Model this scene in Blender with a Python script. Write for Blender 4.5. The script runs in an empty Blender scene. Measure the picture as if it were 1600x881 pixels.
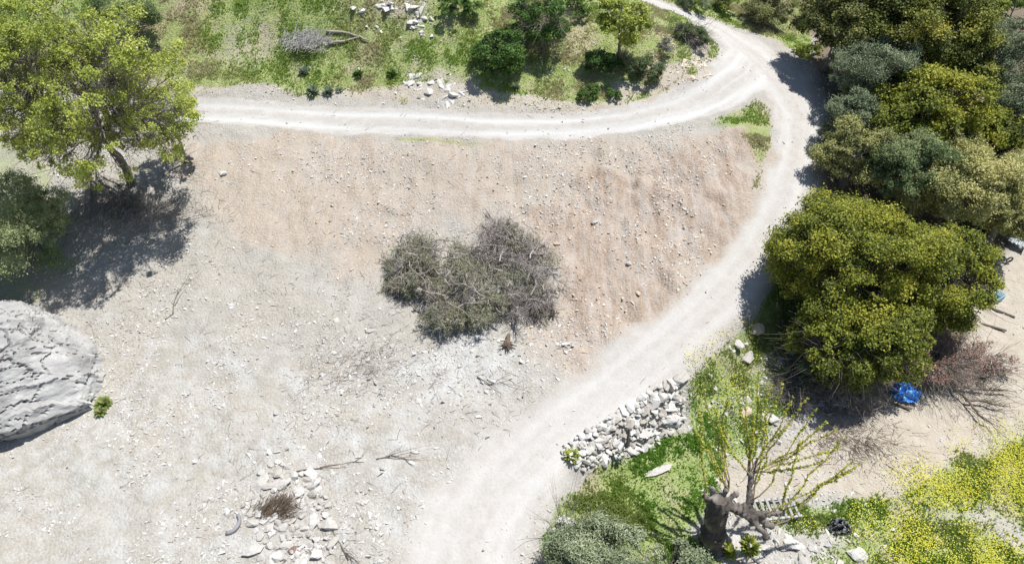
import bpy, bmesh, math
import numpy as np
from mathutils import Vector

S = bpy.context.scene
COL = S.collection
# ------------------------------------------------------------------ camera, sky, sun, exposure
CAM_H, PITCH, FPX = 25.5, math.radians(43.5), 1081.0
cam = bpy.data.cameras.new('camera'); camo = bpy.data.objects.new('camera', cam); COL.objects.link(camo)
camo.location = (0, 0, CAM_H); camo.rotation_euler = (math.pi/2-PITCH, 0, 0)
cam.lens = 36*FPX/1600; cam.sensor_width = 36; cam.clip_end = 3000
S.camera = camo
W = bpy.data.worlds.new('World'); S.world = W; W.use_nodes = True
SUNV = Vector((0.30, 0.20, 1.0)).normalized()
EL = math.asin(SUNV.z); AZ = math.atan2(SUNV.x, SUNV.y)
sky = W.node_tree.nodes.new('ShaderNodeTexSky'); sky.sky_type = 'NISHITA'; sky.sun_disc = False
sky.sun_elevation = EL; sky.sun_rotation = AZ; sky.altitude = 300
bg = W.node_tree.nodes['Background']; bg.inputs[1].default_value = 0.085
W.node_tree.links.new(sky.outputs[0], bg.inputs[0])
sl = bpy.data.lights.new('sun', 'SUN'); sl.energy = 5.0; sl.angle = math.radians(0.53); sl.color = (1.0, 0.975, 0.94)
slo = bpy.data.objects.new('sun', sl); COL.objects.link(slo)
slo.rotation_euler = SUNV.to_track_quat('Z', 'Y').to_euler(); slo.location = (20, -5, 40)
vs = S.view_settings; vs.view_transform = 'Standard'; vs.look = 'None'; vs.gamma = 1; vs.use_curve_mapping = False
vs.exposure = 0.25
S.cycles.max_bounces = 6; S.cycles.transparent_max_bounces = 4; S.cycles.use_denoising = True

# ------------------------------------------------------------------ noise and mesh helpers
def _h(ix, iy, iz, seed):
    n = (ix*374761393 + iy*668265263 + iz*2147483647 + seed*1274126177) & 0xffffffff
    n = ((n ^ (n >> 13))*1274126177) & 0xffffffff
    n = ((n ^ (n >> 15))*2246822519) & 0xffffffff
    return ((n ^ (n >> 16)) & 0xffffff)/float(0xffffff)
def noise(x, y, z=0.0, seed=0):
    x = np.asarray(x, float); y = np.asarray(y, float); z = np.zeros_like(x)+z
    fx, fy, fz = np.floor(x), np.floor(y), np.floor(z)
    ix, iy, iz = fx.astype(np.int64), fy.astype(np.int64), fz.astype(np.int64)
    u, v, w = x-fx, y-fy, z-fz
    u = u*u*(3-2*u); v = v*v*(3-2*v); w = w*w*(3-2*w)
    r = 0
    for dx in (0, 1):
        for dy in (0, 1):
            for dz in (0, 1):
                r = r + _h(ix+dx, iy+dy, iz+dz, seed)*np.where(dx, u, 1-u)*np.where(dy, v, 1-v)*np.where(dz, w, 1-w)
    return r
def fbm(x, y, z=0.0, o=4, seed=0, g=0.5):
    a, t, r = 1.0, 0.0, 0
    for k in range(o):
        r = r + a*noise(np.asarray(x)*2**k, np.asarray(y)*2**k, np.asarray(z)*2**k, seed+k*17); t += a; a *= g
    return r/t
def sstep(a, b, x):
    t = np.clip((x-a)/(b-a), 0, 1); return t*t*(3-2*t)
def norm(v): return v/np.maximum(np.linalg.norm(v, axis=-1, keepdims=True), 1e-9)

class MB:
    """Collects vertices and faces; build() links them as one mesh object."""
    def __init__(s): s.v = []; s.f = []; s.t = []; s.n = 0
    def add(s, verts, faces, tint=0.5):
        verts = np.asarray(verts, float).reshape(-1, 3)
        s.f.append(np.asarray(faces, np.int64)+s.n); s.v.append(verts)
        s.t.append(np.zeros(len(verts))+tint); s.n += len(verts)
    def tube(s, pts, rad, sides=5, tint=0.5, cap=True):
        pts = np.asarray(pts, float); rad = np.zeros(len(pts))+rad; n = len(pts)
        d = norm(np.gradient(pts, axis=0))
        up = np.array([0.31, 0.2, 0.93]) if abs(d[0][2]) < 0.8 else np.array([1.0, 0.1, 0])
        a = norm(np.cross(d, up)); b = np.cross(d, a)
        th = np.arange(sides)*2*math.pi/sides
        v = pts[:, None]+rad[:, None, None]*(np.cos(th)[None, :, None]*a[:, None]+np.sin(th)[None, :, None]*b[:, None])
        i, j = np.meshgrid(np.arange(n-1), np.arange(sides), indexing='ij')
        k = (j+1) % sides
        f = np.stack([i*sides+j, i*sides+k, (i+1)*sides+k, (i+1)*sides+j], -1).reshape(-1, 4)
        s.add(v.reshape(-1, 3), f, tint)
        if cap and sides > 3:
            m = s.n-n*sides
            for r0, rev in ((0, True), ((n-1)*sides, False)):
                q = list(range(sides)); q = q[::-1] if rev else q
                s.f.append(np.array([[m+r0+q[0], m+r0+q[t], m+r0+q[t+1]] for t in range(1, sides-1)]))
    def box(s, c, sx, sy, sz, R=None, tint=0.5):
        v = np.array([(x, y, z) for x in (-.5, .5) for y in (-.5, .5) for z in (-.5, .5)])*(sx, sy, sz)
        if R is not None: v = v @ np.asarray(R).T
        s.add(v+np.asarray(c), [[0, 1, 3, 2], [4, 6, 7, 5], [0, 4, 5, 1], [2, 3, 7, 6], [0, 2, 6, 4], [1, 5, 7, 3]], tint)
    def mesh(s, name, mat, smooth=False):
        me = bpy.data.meshes.new(name)
        v = np.concatenate(s.v); me.vertices.add(len(v)); me.vertices.foreach_set('co', v.ravel().astype(np.float32))
        ls, tot = [], []
        for f in s.f:
            ls.append(f.ravel()); tot.append(np.full(len(f), f.shape[1]))
        ls = np.concatenate(ls); tot = np.concatenate(tot)
        me.loops.add(len(ls)); me.loops.foreach_set('vertex_index', ls.astype(np.int32))
        me.polygons.add(len(tot)); st = np.concatenate([[0], np.cumsum(tot)[:-1]])
        me.polygons.foreach_set('loop_start', st.astype(np.int32))
        me.polygons.foreach_set('use_smooth', np.full(len(tot), smooth))
        a = me.attributes.new('tint', 'FLOAT', 'POINT'); a.data.foreach_set('value', np.concatenate(s.t).astype(np.float32))
        me.update(calc_edges=True); me.materials.append(mat)
        return me
    def build(s, name, mat, parent=None, smooth=False, loc=None):
        me = s.mesh(name, mat, smooth)
        o = bpy.data.objects.new(name, me); COL.objects.link(o)
        if parent is not None: o.parent = parent
        if loc is not None: o.location = loc
        return o
def tag(o, label=None, cat=None, group=None, kind=None):
    if label: o['label'] = label
    if cat: o['category'] = cat
    if group: o['group'] = group
    if kind: o['kind'] = kind
    return o
def empty(name, loc, label, cat, group=None, rz=0):
    o = bpy.data.objects.new(name, None); COL.objects.link(o); o.location = loc; o.rotation_euler = (0, 0, rz)
    o.empty_display_size = 0.3
    return tag(o, label, cat, group)
def copy_thing(root, loc, rz, label, sc=None):
    r = root.copy(); COL.objects.link(r); r.location = loc; r.rotation_euler = (0, 0, rz); r['label'] = label
    if sc: r.scale = sc
    for ch in list(root.children):
        c = ch.copy(); COL.objects.link(c); c.parent = r
    return r

# ------------------------------------------------------------------ where things stand
sp, cp = math.sin(PITCH), math.cos(PITCH)
def ray(px, py):
    a = (np.asarray(px, float)-800)/FPX; b = (440.5-np.asarray(py, float))/FPX
    d = np.stack([a+0*b, cp+b*sp+0*a, -sp+b*cp+0*a], -1)
    return d
def at_plane(px, py, z):
    d = ray(px, py); t = (CAM_H-z)/-d[..., 2]
    return np.stack([d[..., 0]*t, d[..., 1]*t], -1)
def line_sd(P, L):
    """signed distance of points to a polyline (positive on its right), and the run along it"""
    P = P.reshape(-1, 2); best = np.full(len(P), 1e9); sg = np.zeros(len(P)); run = np.zeros(len(P)); acc = 0
    for i in range(len(L)-1):
        a, b = L[i], L[i+1]; e = b-a; l = np.linalg.norm(e)
        t = np.clip(((P-a) @ e)/(l*l), 0, 1); q = P-(a+t[:, None]*e); d = np.linalg.norm(q, axis=1)
        m = d < best-1e-9; best[m] = d[m]; s = e[1]*q[:, 0]-e[0]*q[:, 1]; sg[m] = s[m]; run[m] = (acc+t*l)[m]; acc += l
    return np.where(sg >= 0, best, -best), run
def poly_sd(P, Q):
    """signed distance to a closed polygon, positive inside"""
    P = P.reshape(-1, 2); best = np.full(len(P), 1e9); ins = np.zeros(len(P), bool); n = len(Q)
    for i in range(n):
        a, b = Q[i], Q[(i+1) % n]; e = b-a; l2 = max(e @ e, 1e-9)
        t = np.clip(((P-a) @ e)/l2, 0, 1); q = P-(a+t[:, None]*e); best = np.minimum(best, np.linalg.norm(q, axis=1))
        c = (a[1] > P[:, 1]) != (b[1] > P[:, 1])
        with np.errstate(divide='ignore', invalid='ignore'):
            xi = a[0]+(P[:, 1]-a[1])*e[0]/(e[1] if e[1] else 1e-9)
        ins ^= c & (P[:, 0] < xi)
    return np.where(ins, best, -best)
# terrace edge: the ground drops to the right of this line
EDGE = at_plane([780, 815, 850, 868, 950, 1020, 1075, 1150, 1215, 1262, 1290, 1275, 1190, 1090, 1000, 900],
                [1500, 900, 770, 712, 655, 612, 580, 500, 430, 330, 220, 120, 55, 10, -20, -60], 0.5)
def drop(P):
    sd, run = line_sd(P, EDGE)
    y = P.reshape(-1, 2)[:, 1]
    dep = 1.25-0.6*sstep(24, 34, y)
    wid = 1.7+1.5*sstep(24, 30, y)
    return dep*sstep(0.0, wid, sd)
CTRL = [(740, 860, 0), (820, 720, .15), (900, 650, .3), (1000, 570, .7), (1100, 490, 1.1), (1220, 350, 2.0), (1250, 220, 3.0), (1200, 110, 4.0), (1130, 50, 4.6),
        (310, 175, 4.0), (450, 185, 3.9), (600, 195, 3.8), (750, 203, 3.75), (900, 195, 3.7), (1080, 160, 3.8), (150, 160, 4.2), (-100, 150, 4.4),
        (400, 225, 3.5), (700, 240, 3.3), (1000, 220, 3.4), (740, 440, 1.0), (400, 480, .8), (230, 350, 2.0), (600, 300, 2.4), (950, 330, 2.2), (1100, 300, 2.6),
        (950, 480, 1.0), (1150, 220, 3.4), (20, 360, 2.0), (100, 600, 0.2), (-150, 600, 0.3), (300, 620, .1), (560, 640, .15), (200, 820, 0), (450, 850, .1), (600, 1000, 0),
        (0, 1000, 0), (300, 1300, 0), (800, 1300, 0),
        (300, 110, 5.0), (600, 110, 5.0), (850, 120, 4.9), (1050, 110, 5.1), (300, 20, 7.2), (500, 50, 6.6), (700, 30, 7.4), (850, 50, 6.3), (1000, 40, 6.4), (500, -60, 10), (900, -50, 8.0), (100, 30, 7.2), (-100, 0, 8),
        (1080, 75, 5.6)]
LOW = [(1000, 760, -1.1), (1120, 850, -1.2), (1000, 900, -1.2), (1150, 640, -.5), (1150, 560, 0), (1300, 740, -1.2), (1500, 640, -1.3), (1500, 830, -1.4), (1600, 450, -1.2), (1700, 700, -1.5),
       (1450, 300, -.1), (1350, 150, 2.6), (1500, 180, 0.6), (1600, 60, .6), (1250, 30, 3.8), (1150, 8, 4.8), (1300, 1100, -1.4), (1700, 1000, -1.6), (1420, -60, 2.0), (1200, -60, 5)]
cx, cz = [], []
for (a, b, h) in CTRL: cx.append(at_plane(a, b, h)); cz.append(h)
for (a, b, h) in LOW: cx.append(at_plane(a, b, h)); cz.append(h)
cx = np.array(cx); cz = np.array(cz); cz[len(CTRL):] += drop(cx[len(CTRL):])
far = np.array([(-90, -30, 0), (0, -40, 0), (90, -30, -2), (-90, 40, 5), (-90, 110, 24), (0, 120, 26), (90, 110, 6), (90, 40, -4), (-150, 0, 2), (150, 20, -8), (-60, 20, 1), (60, 20, -2), (55, 80, 1)], float)
cx = np.vstack([cx, far[:, :2]]); cz = np.concatenate([cz, far[:, 2]])
def _U(r2): return 0.5*r2*np.log(r2+1e-6)
def _tps():
    n = len(cx); K = _U(((cx[:, None]-cx[None])**2).sum(-1))+np.eye(n)*6.0
    Pm = np.hstack([np.ones((n, 1)), cx]); A = np.zeros((n+3, n+3)); A[:n, :n] = K; A[:n, n:] = Pm; A[n:, :n] = Pm.T
    return np.linalg.solve(A, np.concatenate([cz, np.zeros(3)]))
TW = _tps()
def height0(P):
    P = P.reshape(-1, 2); out = np.empty(len(P))
    for i in range(0, len(P), 40000):
        q = P[i:i+40000]; c = np.clip(q, (-110, -50), (110, 125))
        out[i:i+40000] = _U(((c[:, None]-cx[None])**2).sum(-1)) @ TW[:len(cx)]+TW[-3]+c @ TW[-2:]
    return out
def at0(px, py):
    """ground point seen at a photo pixel, on the smooth terrain"""
    px = np.atleast_1d(np.asarray(px, float)); py = np.atleast_1d(np.asarray(py, float)); z = np.full(len(px), 1.0)
    for _ in range(9):
        p = at_plane(px, py, z); z = 0.5*z+0.5*(height0(p)-drop(p))
    p = at_plane(px, py, z); return p
def PX(*q): q = np.array(q, float); return at0(q[:, 0], q[:, 1])

# centre lines of the two dirt tracks, with half widths
TRACK = [((-250, 165, 1.25), (-50, 165, 1.25), (150, 168, 1.25), (310, 174, 1.3), (450, 183, 1.3), (600, 190, 1.25), (750, 198, 1.2), (880, 198, 1.2), (980, 189, 1.25), (1060, 171, 1.4), (1120, 146, 1.8), (1165, 115, 2.2), (1180, 90, 2.0)),
         ((690, 1300, 3.2), (720, 930, 2.6), (745, 820, 2.0), (800, 740, 1.65), (880, 665, 1.5), (960, 605, 1.4), (1050, 535, 1.35), (1130, 460, 1.3), (1190, 385, 1.3), (1225, 310, 1.3), (1247, 235, 1.5), (1252, 180, 1.9), (1218, 120, 2.9), (1168, 78, 2.7), (1125, 46, 1.2), (1090, 30, .8), (1050, 14, .65), (1010, 0, .6), (950, -20, .6))]
TR = []
for t in TRACK:
    t = np.array(t); TR.append((at0(t[:, 0], t[:, 1]), t[:, 2]))
def track(P, k):
    L, w = TR[k]; w = w*np.interp(L[:, 1], [25, 34], [1.1, .82]); sd, run = line_sd(P, L)
    acc = np.concatenate([[0], np.cumsum(np.linalg.norm(np.diff(L, axis=0), axis=1))])
    return sd/np.interp(run, acc, w), run, sd
Z = dict(
 hill=[(-400, -300), (960, -200), (1040, 5), (1108, 55), (1118, 98), (1060, 150), (980, 176), (900, 186), (850, 176), (740, 165), (600, 150), (480, 148), (310, 136), (200, 128), (-400, 128)],
 hill_bare=[(1040, 85), (1100, 70), (1110, 110), (1050, 150), (960, 160), (960, 130), (1020, 120)],
 bank=[(300, 150), (480, 148), (600, 152), (740, 166), (860, 182), (960, 178), (960, 162), (850, 155), (740, 135), (700, 128), (600, 140), (480, 140), (300, 136)],
 bare1=[(340, 55), (400, 50), (430, 95), (400, 115), (350, 100)],
 bare2=[(560, -30), (680, -30), (690, 30), (640, 60), (580, 40)],
 outcrop=[(620, 118), (690, 108), (735, 130), (740, 165), (680, 165), (630, 150)],
 topverge=[(1105, 22), (1150, 42), (1205, 62), (1262, 92), (1275, 60), (1240, -10), (1200, -120), (1000, -120), (1040, 5)],
 tip=[(1105, 196), (1185, 152), (1212, 180), (1208, 240), (1190, 300), (1175, 250), (1160, 205)],
 verge=[(620, 212), (740, 216), (850, 220), (740, 224), (620, 218)],
 right=[(1225, 395), (1180, 445), (1130, 500), (1060, 560), (990, 612), (1070, 585), (1090, 700), (1180, 720), (1260, 620), (1350, 560), (1300, 400)],
 below=[(760, 1300), (822, 860), (838, 790), (856, 722), (960, 712), (1060, 670), (1120, 690), (1140, 735), (1120, 790), (1070, 830), (1130, 881), (1150, 1300)],
 wallgrass=[(850, 725), (900, 665), (960, 630), (1030, 592), (1060, 575), (1030, 600), (960, 645), (900, 690), (870, 730)],
 flower=[(1190, 800), (1240, 778), (1400, 775), (1460, 755), (1545, 700), (1610, 660), (1900, 560), (2200, 1000), (1700, 1400), (1200, 1200), (1280, 881), (1300, 840)],
 lane=[(1440, 800), (1530, 790), (1610, 830), (1800, 930), (1780, 980), (1600, 870), (1520, 820)],
 litter=[(1262, 60), (1290, 200), (1290, 300), (1220, 420), (1210, 560), (1300, 680), (1420, 660), (1560, 560), (1560, 400), (1700, 300), (1700, -100), (1250, -60), (1180, 5)],
 sand=[(1110, 725), (1180, 715), (1300, 650), (1480, 600), (1540, 420), (1700, 350), (1900, 560), (1545, 700), (1400, 775), (1150, 775)],
 pathw=[(1120, 745), (1160, 728), (1240, 735), (1400, 735), (1400, 772), (1240, 778), (1130, 772)],
 red=[(820, 330), (960, 260), (1120, 210), (1195, 190), (1205, 300), (1150, 380), (1060, 480), (960, 540), (880, 590), (840, 520), (870, 470), (850, 380)],
 pink=[(260, 215), (1120, 225), (1100, 300), (900, 330), (700, 340), (560, 420), (380, 400), (330, 330)],
 leftveg=[(-300, 180), (60, 230), (95, 330), (110, 440), (60, 480), (-300, 480)],
)
ZW = {k: PX(*v) for k, v in Z.items()}
def zone(P, k, soft=0.5, rag=1.0, seed=1, sc=0.45):
    d = poly_sd(P, ZW[k]); n = fbm(P[:, 0]*sc, P[:, 1]*sc, 0, 4, seed)-.5
    return sstep(-soft, soft, d+n*4*rag)
def height(P):
    P = P.reshape(-1, 2); h = height0(P)-drop(P)
    x, y = P[:, 0], P[:, 1]
    r = np.maximum(1-np.abs(track(P, 0)[0]), 1-np.abs(track(P, 1)[0])); r = sstep(-.35, .15, r)
    rough = (fbm(x*.5, y*.5, 0, 3, 5)-.5)*.35+(fbm(x*1.7, y*1.7, 0, 3, 9)-.5)*.14
    sc_ = zone(P, 'red', 1.2, 1.0, 12)+.45*zone(P, 'pink', 1.2, 1.2, 11)
    rough = rough+sc_*((fbm(x*1.1, y*.55, 0, 4, 15)-.5)*.55+(fbm(x*3.1, y*1.6, 0, 3, 16)-.5)*.26)
    return h+rough*(1-.82*r)
def at(px, py):
    px = np.atleast_1d(np.asarray(px, float)); py = np.atleast_1d(np.asarray(py, float)); z = np.full(len(px), 1.0)
    for _ in range(12):
        p = at_plane(px, py, z); z = 0.5*z+0.5*height(p)
    p = at_plane(px, py, z); h = height(p)
    return np.column_stack([p, h])
def above(px, py, h):
    """point seen at a pixel that floats h metres above the ground"""
    z = 1.0+h
    for _ in range(20):
        p = at_plane(px, py, z); z = 0.5*z+0.5*(float(height(p.reshape(1, 2))[0])+h)
    return np.array([p[0], p[1], z])

# ------------------------------------------------------------------ materials
def nt(name):
    m = bpy.data.materials.new(name); m.use_nodes = True; t = m.node_tree
    return m, t, t.nodes['Principled BSDF']
def N(t, kind, **kw):
    n = t.nodes.new(kind)
    for k, v in kw.items():
        if k.startswith('i_'):
            key = k[2:]; key = int(key) if key.isdigit() else key.replace('_', ' ')
            n.inputs[key].default_value = v
        else: setattr(n, k, v)
    return n
def mixc(t, fac, a, b):
    m = t.nodes.new('ShaderNodeMix'); m.data_type = 'RGBA'
    for sock, v in ((m.inputs[0], fac), (m.inputs[6], a), (m.inputs[7], b)):
        if hasattr(v, 'is_output'): t.links.new(v, sock)
        elif isinstance(v, tuple): sock.default_value = v+(1,)
        else: sock.default_value = v
    return m.outputs[2]
def math_(t, op, a, b=0.0, clamp=False):
    m = t.nodes.new('ShaderNodeMath'); m.operation = op; m.use_clamp = clamp
    for s_, v in ((m.inputs[0], a), (m.inputs[1], b)):
        if hasattr(v, 'is_output'): t.links.new(v, s_)
        else: s_.default_value = v
    return m.outputs[0]
def noise_(t, scale, detail=4, rough=.55, vec=None, dist=0):
    n = N(t, 'ShaderNodeTexNoise', i_Scale=scale, i_Detail=detail, i_Roughness=rough, i_Distortion=dist)
    if vec is not None: t.links.new(vec, n.inputs['Vector'])
    return n.outputs['Fac']
def remap(t, v, a, b, c=0., d=1.):
    m = N(t, 'ShaderNodeMapRange'); t.links.new(v, m.inputs[0])
    for i, q in enumerate((a, b, c, d)): m.inputs[i+1].default_value = q
    return m.outputs[0]
def attr(t, name):
    return N(t, 'ShaderNodeAttribute', attribute_name=name)

def ground_mat():
    m, t, b = nt('ground_soil'); L = t.links
    co = N(t, 'ShaderNodeTexCoord').outputs['Object']
    A = attr(t, 'za'); B = attr(t, 'zb')
    sa = N(t, 'ShaderNodeSeparateColor'); sb = N(t, 'ShaderNodeSeparateColor')
    L.new(A.outputs['Color'], sa.inputs[0]); L.new(B.outputs['Color'], sb.inputs[0])
    road, grass, red = sa.outputs; sand, litter, pale = sb.outputs
    n1 = noise_(t, .35, 5, .6, co); n2 = noise_(t, 1.6, 6, .65, co, .4); n3 = noise_(t, 7, 5, .7, co); n4 = noise_(t, 26, 4, .7, co)
    # bare dusty soil
    c = mixc(t, remap(t, n2, .35, .68), (.33, .31, .27), (.45, .44, .405))
    c = mixc(t, remap(t, n1, .38, .62), c, mixc(t, remap(t, n3, .35, .65), (.33, .295, .245), (.44, .415, .365)))
    pk = mixc(t, remap(t, n3, .3, .7), (.34, .28, .215), (.46, .395, .325))
    rd = mixc(t, remap(t, n3, .3, .7), (.25, .175, .125), (.41, .315, .24))
    jit = math_(t, 'MULTIPLY', math_(t, 'SUBTRACT', n2, .5), .9)
    rf = math_(t, 'ADD', red, jit, True)
    c = mixc(t, remap(t, rf, .12, .5), c, pk)
    c = mixc(t, remap(t, rf, .55, 1.0), c, rd)
    pw = math_(t, 'ADD', pale, jit, True)
    c = mixc(t, remap(t, pw, .3, .8), c, mixc(t, remap(t, n3, .3, .7), (.44, .44, .42), (.55, .55, .53)))
    c = mixc(t, sand, c, mixc(t, remap(t, n2, .3, .7), (.40, .345, .27), (.50, .45, .37)))
    # dark organic specks and pebble blotches
    mp = N(t, 'ShaderNodeMapping'); mp.inputs['Scale'].default_value = (2.2, .35, .35); L.new(co, mp.inputs[0])
    stk = remap(t, noise_(t, 1.0, 6, .7, mp.outputs[0], .6), .40, .62)
    c = mixc(t, math_(t, 'MULTIPLY', math_(t, 'MULTIPLY', stk, .55), math_(t, 'ADD', red, .15, True)), c, (.50, .47, .43))
    stk2 = remap(t, noise_(t, 2.3, 6, .7, mp.outputs[0], .9), .55, .68)
    c = mixc(t, math_(t, 'MULTIPLY', math_(t, 'MULTIPLY', stk2, .5), red), c, (.23, .17, .125))
    sp_ = remap(t, n4, .60, .72)
    vc = N(t, 'ShaderNodeTexVoronoi', i_Scale=11.0, i_Randomness=1.0); L.new(co, vc.inputs['Vector']); vs_ = N(t, 'ShaderNodeSeparateColor'); L.new(vc.outputs['Color'], vs_.inputs[0])
    near = remap(t, vc.outputs['Distance'], .30, .42, 1, 0)
    peb = math_(t, 'MULTIPLY', math_(t, 'MULTIPLY', remap(t, vs_.outputs[0], .80, .82), near), remap(t, n2, .42, .58, .05, .55))
    c = mixc(t, peb, c, mixc(t, vs_.outputs[1], (.36, .31, .26), (.62, .61, .59)))
    c = mixc(t, math_(t, 'MULTIPLY', sp_, .28), c, (.20, .16, .12))
    sp2 = remap(t, noise_(t, 14, 5, .75, co), .60, .70)
    c = mixc(t, math_(t, 'MULTIPLY', sp2, .45), c, (.52, .50, .47))
    rc = mixc(t, remap(t, n2, .3, .7), (.41, .385, .35), (.49, .47, .44))
    rc = mixc(t, math_(t, 'MULTIPLY', remap(t, n3, .5, .7), .7), rc, (.38, .345, .30))
    ru = attr(t, 'rut').outputs['Fac']
    rc = mixc(t, ru, rc, (.55, .545, .525))
    c = mixc(t, remap(t, math_(t, 'ADD', road, math_(t, 'MULTIPLY', math_(t, 'SUBTRACT', n3, .5), .9), True), .25, .8), c, rc)
    gc = mixc(t, remap(t, n2, .35, .65), (.195, .265, .075), (.35, .38, .17))
    gc = mixc(t, remap(t, n1, .50, .66), gc, (.40, .35, .24))
    gf = remap(t, math_(t, 'ADD', grass, jit, True), .3, .72)
    c = mixc(t, gf, c, gc)
    c = mixc(t, remap(t, litter, .2, .8, 0, .85), c, mixc(t, n3, (.10, .075, .045), (.20, .16, .10)))
    L.new(c, b.inputs['Base Color']); b.inputs['Roughness'].default_value = .95; b.inputs['Specular IOR Level'].default_value = .15
    vor = N(t, 'ShaderNodeTexVoronoi', i_Scale=9.0); L.new(co, vor.inputs['Vector'])
    vor2 = N(t, 'ShaderNodeTexVoronoi', i_Scale=24.0); L.new(co, vor2.inputs['Vector'])
    hgt = math_(t, 'ADD', math_(t, 'MULTIPLY', n3, .45), math_(t, 'ADD', math_(t, 'MULTIPLY', vor.outputs['Distance'], -.8), math_(t, 'MULTIPLY', vor2.outputs['Distance'], -.3)))
    hgt = math_(t, 'MULTIPLY', hgt, remap(t, road, .2, .8, 1.0, .3))
    bp = N(t, 'ShaderNodeBump', i_Strength=.7, i_Distance=.07); L.new(hgt, bp.inputs['Height']); L.new(bp.outputs[0], b.inputs['Normal'])
    return m
def tint_mat(name, stops, rough=.9, trans=0.0, spec=.2, nz=None, bump=0.0, bscale=20):
    """colour runs along the mesh's own 'tint' values"""
    m, t, b = nt(name); L = t.links
    f = attr(t, 'tint').outputs['Fac']
    co = N(t, 'ShaderNodeTexCoord').outputs['Object']
    if nz: f = math_(t, 'ADD', f, math_(t, 'MULTIPLY', math_(t, 'SUBTRACT', noise_(t, nz[0], 5, .65, co), .5), nz[1]), True)
    r = N(t, 'ShaderNodeValToRGB'); L.new(f, r.inputs[0])
    e = r.color_ramp.elements
    while len(e) > 1: e.remove(e[-1])
    e[0].position = stops[0][0]; e[0].color = stops[0][1]+(1,)
    for p, c in stops[1:]:
        q = e.new(p); q.color = c+(1,)
    L.new(r.outputs[0], b.inputs['Base Color']); b.inputs['Roughness'].default_value = rough; b.inputs['Specular IOR Level'].default_value = spec
    if bump:
        bp = N(t, 'ShaderNodeBump', i_Strength=bump, i_Distance=.05); L.new(noise_(t, bscale, 6, .7, co, .5), bp.inputs['Height']); L.new(bp.outputs[0], b.inputs['Normal'])
    if trans:
        tr = N(t, 'ShaderNodeBsdfTranslucent'); L.new(r.outputs[0], tr.inputs[0]); mx = N(t, 'ShaderNodeMixShader', i_Fac=trans)
        L.new(b.outputs[0], mx.inputs[1]); L.new(tr.outputs[0], mx.inputs[2]); L.new(mx.outputs[0], t.nodes['Material Output'].inputs[0])
    return m
M = dict(
 ground=ground_mat(),
 oak=tint_mat('oak_leaves', [(0, (.065, .09, .025)), (.4, (.16, .19, .04)), (.75, (.30, .315, .06)), (1, (.46, .42, .08))], .6, .22, .3),
 oakdark=tint_mat('dark_oak_leaves', [(0, (0.069, 0.086, 0.034)), (.5, (0.172, 0.196, 0.057)), (1, (0.356, 0.345, 0.103))], .6, .2, .3),
 yoak=tint_mat('yellow_oak_leaves', [(0, (.075, .10, .02)), (.4, (.21, .245, .035)), (.8, (.38, .39, .05)), (1, (.52, .48, .07))], .6, .25, .3),
 olive=tint_mat('olive_leaves', [(0, (0.143, 0.178, 0.099)), (.5, (0.303, 0.356, 0.212)), (1, (0.542, 0.581, 0.385))], .6, .15, .3),
 greenolive=tint_mat('green_olive_leaves', [(0, (0.095, 0.143, 0.055)), (.5, (0.222, 0.286, 0.122)), (1, (0.413, 0.460, 0.232))], .6, .2, .3),
 pale=tint_mat('pale_olive_leaves', [(0, (0.182, 0.198, 0.077)), (.5, (0.394, 0.404, 0.154)), (1, (0.651, 0.603, 0.265))], .6, .2, .3),
 fresh=tint_mat('fresh_spring_leaves', [(0, (.22, .28, .055)), (.5, (.43, .50, .095)), (1, (.66, .67, .20))], .55, .35, .3),
 green=tint_mat('green_shrub_leaves', [(0, (0.052, 0.115, 0.023)), (.5, (0.138, 0.253, 0.052)), (1, (0.276, 0.391, 0.103))], .6, .25, .3),
 grey=tint_mat('grey_shrub_leaves', [(0, (0.208, 0.208, 0.169)), (.5, (0.364, 0.364, 0.312)), (1, (0.572, 0.572, 0.520))], .8, .1, .2),
 redleaf=tint_mat('reddish_dry_leaves', [(0, (.20, .11, .095)), (.5, (.36, .23, .20)), (1, (.50, .40, .33))], .8, .2, .2),
 bud=tint_mat('yellow_green_buds', [(0, (.34, .40, .04)), (1, (.68, .66, .10))], .6, .35, .3),
 bark=tint_mat('grey_bark', [(0, (.10, .085, .07)), (1, (.30, .275, .24))], .9, 0, .15, (6, .8), .8, 18),
 deadwood=tint_mat('bleached_dead_wood', [(0, (.20, .17, .14)), (.6, (.34, .30, .255)), (1, (.52, .47, .41))], .9, 0, .15, (5, .7), .5, 25),
 twig=tint_mat('dark_twigs', [(0, (.08, .065, .05)), (1, (.25, .21, .165))], .9, 0, .15),
 rock=tint_mat('pale_grey_rock', [(0, (.30, .26, .21)), (.35, (.44, .41, .365)), (.65, (.54, .52, .485)), (1, (.66, .65, .62))], .9, 0, .2, (3.5, .9), .6, 9),
 tanrock=tint_mat('tan_rock', [(0, (0.336, 0.252, 0.180)), (.5, (0.528, 0.432, 0.324)), (1, (0.696, 0.612, 0.504))], .9, 0, .2, (3.5, .9), .6, 9),
 grass=tint_mat('grass_blades', [(0, (.58, .52, .36)), (.25, (.47, .48, .22)), (.5, (.34, .45, .11)), (1, (.24, .44, .07))], .7, .45, .2),
 flower=tint_mat('yellow_flower_petals', [(0, (.48, .50, .06)), (.5, (.70, .68, .08)), (1, (.82, .76, .12))], .6, .3, .2),
 white=tint_mat('white_flower_petals', [(0, (.55, .55, .52)), (1, (.8, .8, .78))], .6, .2, .2),
)

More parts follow.
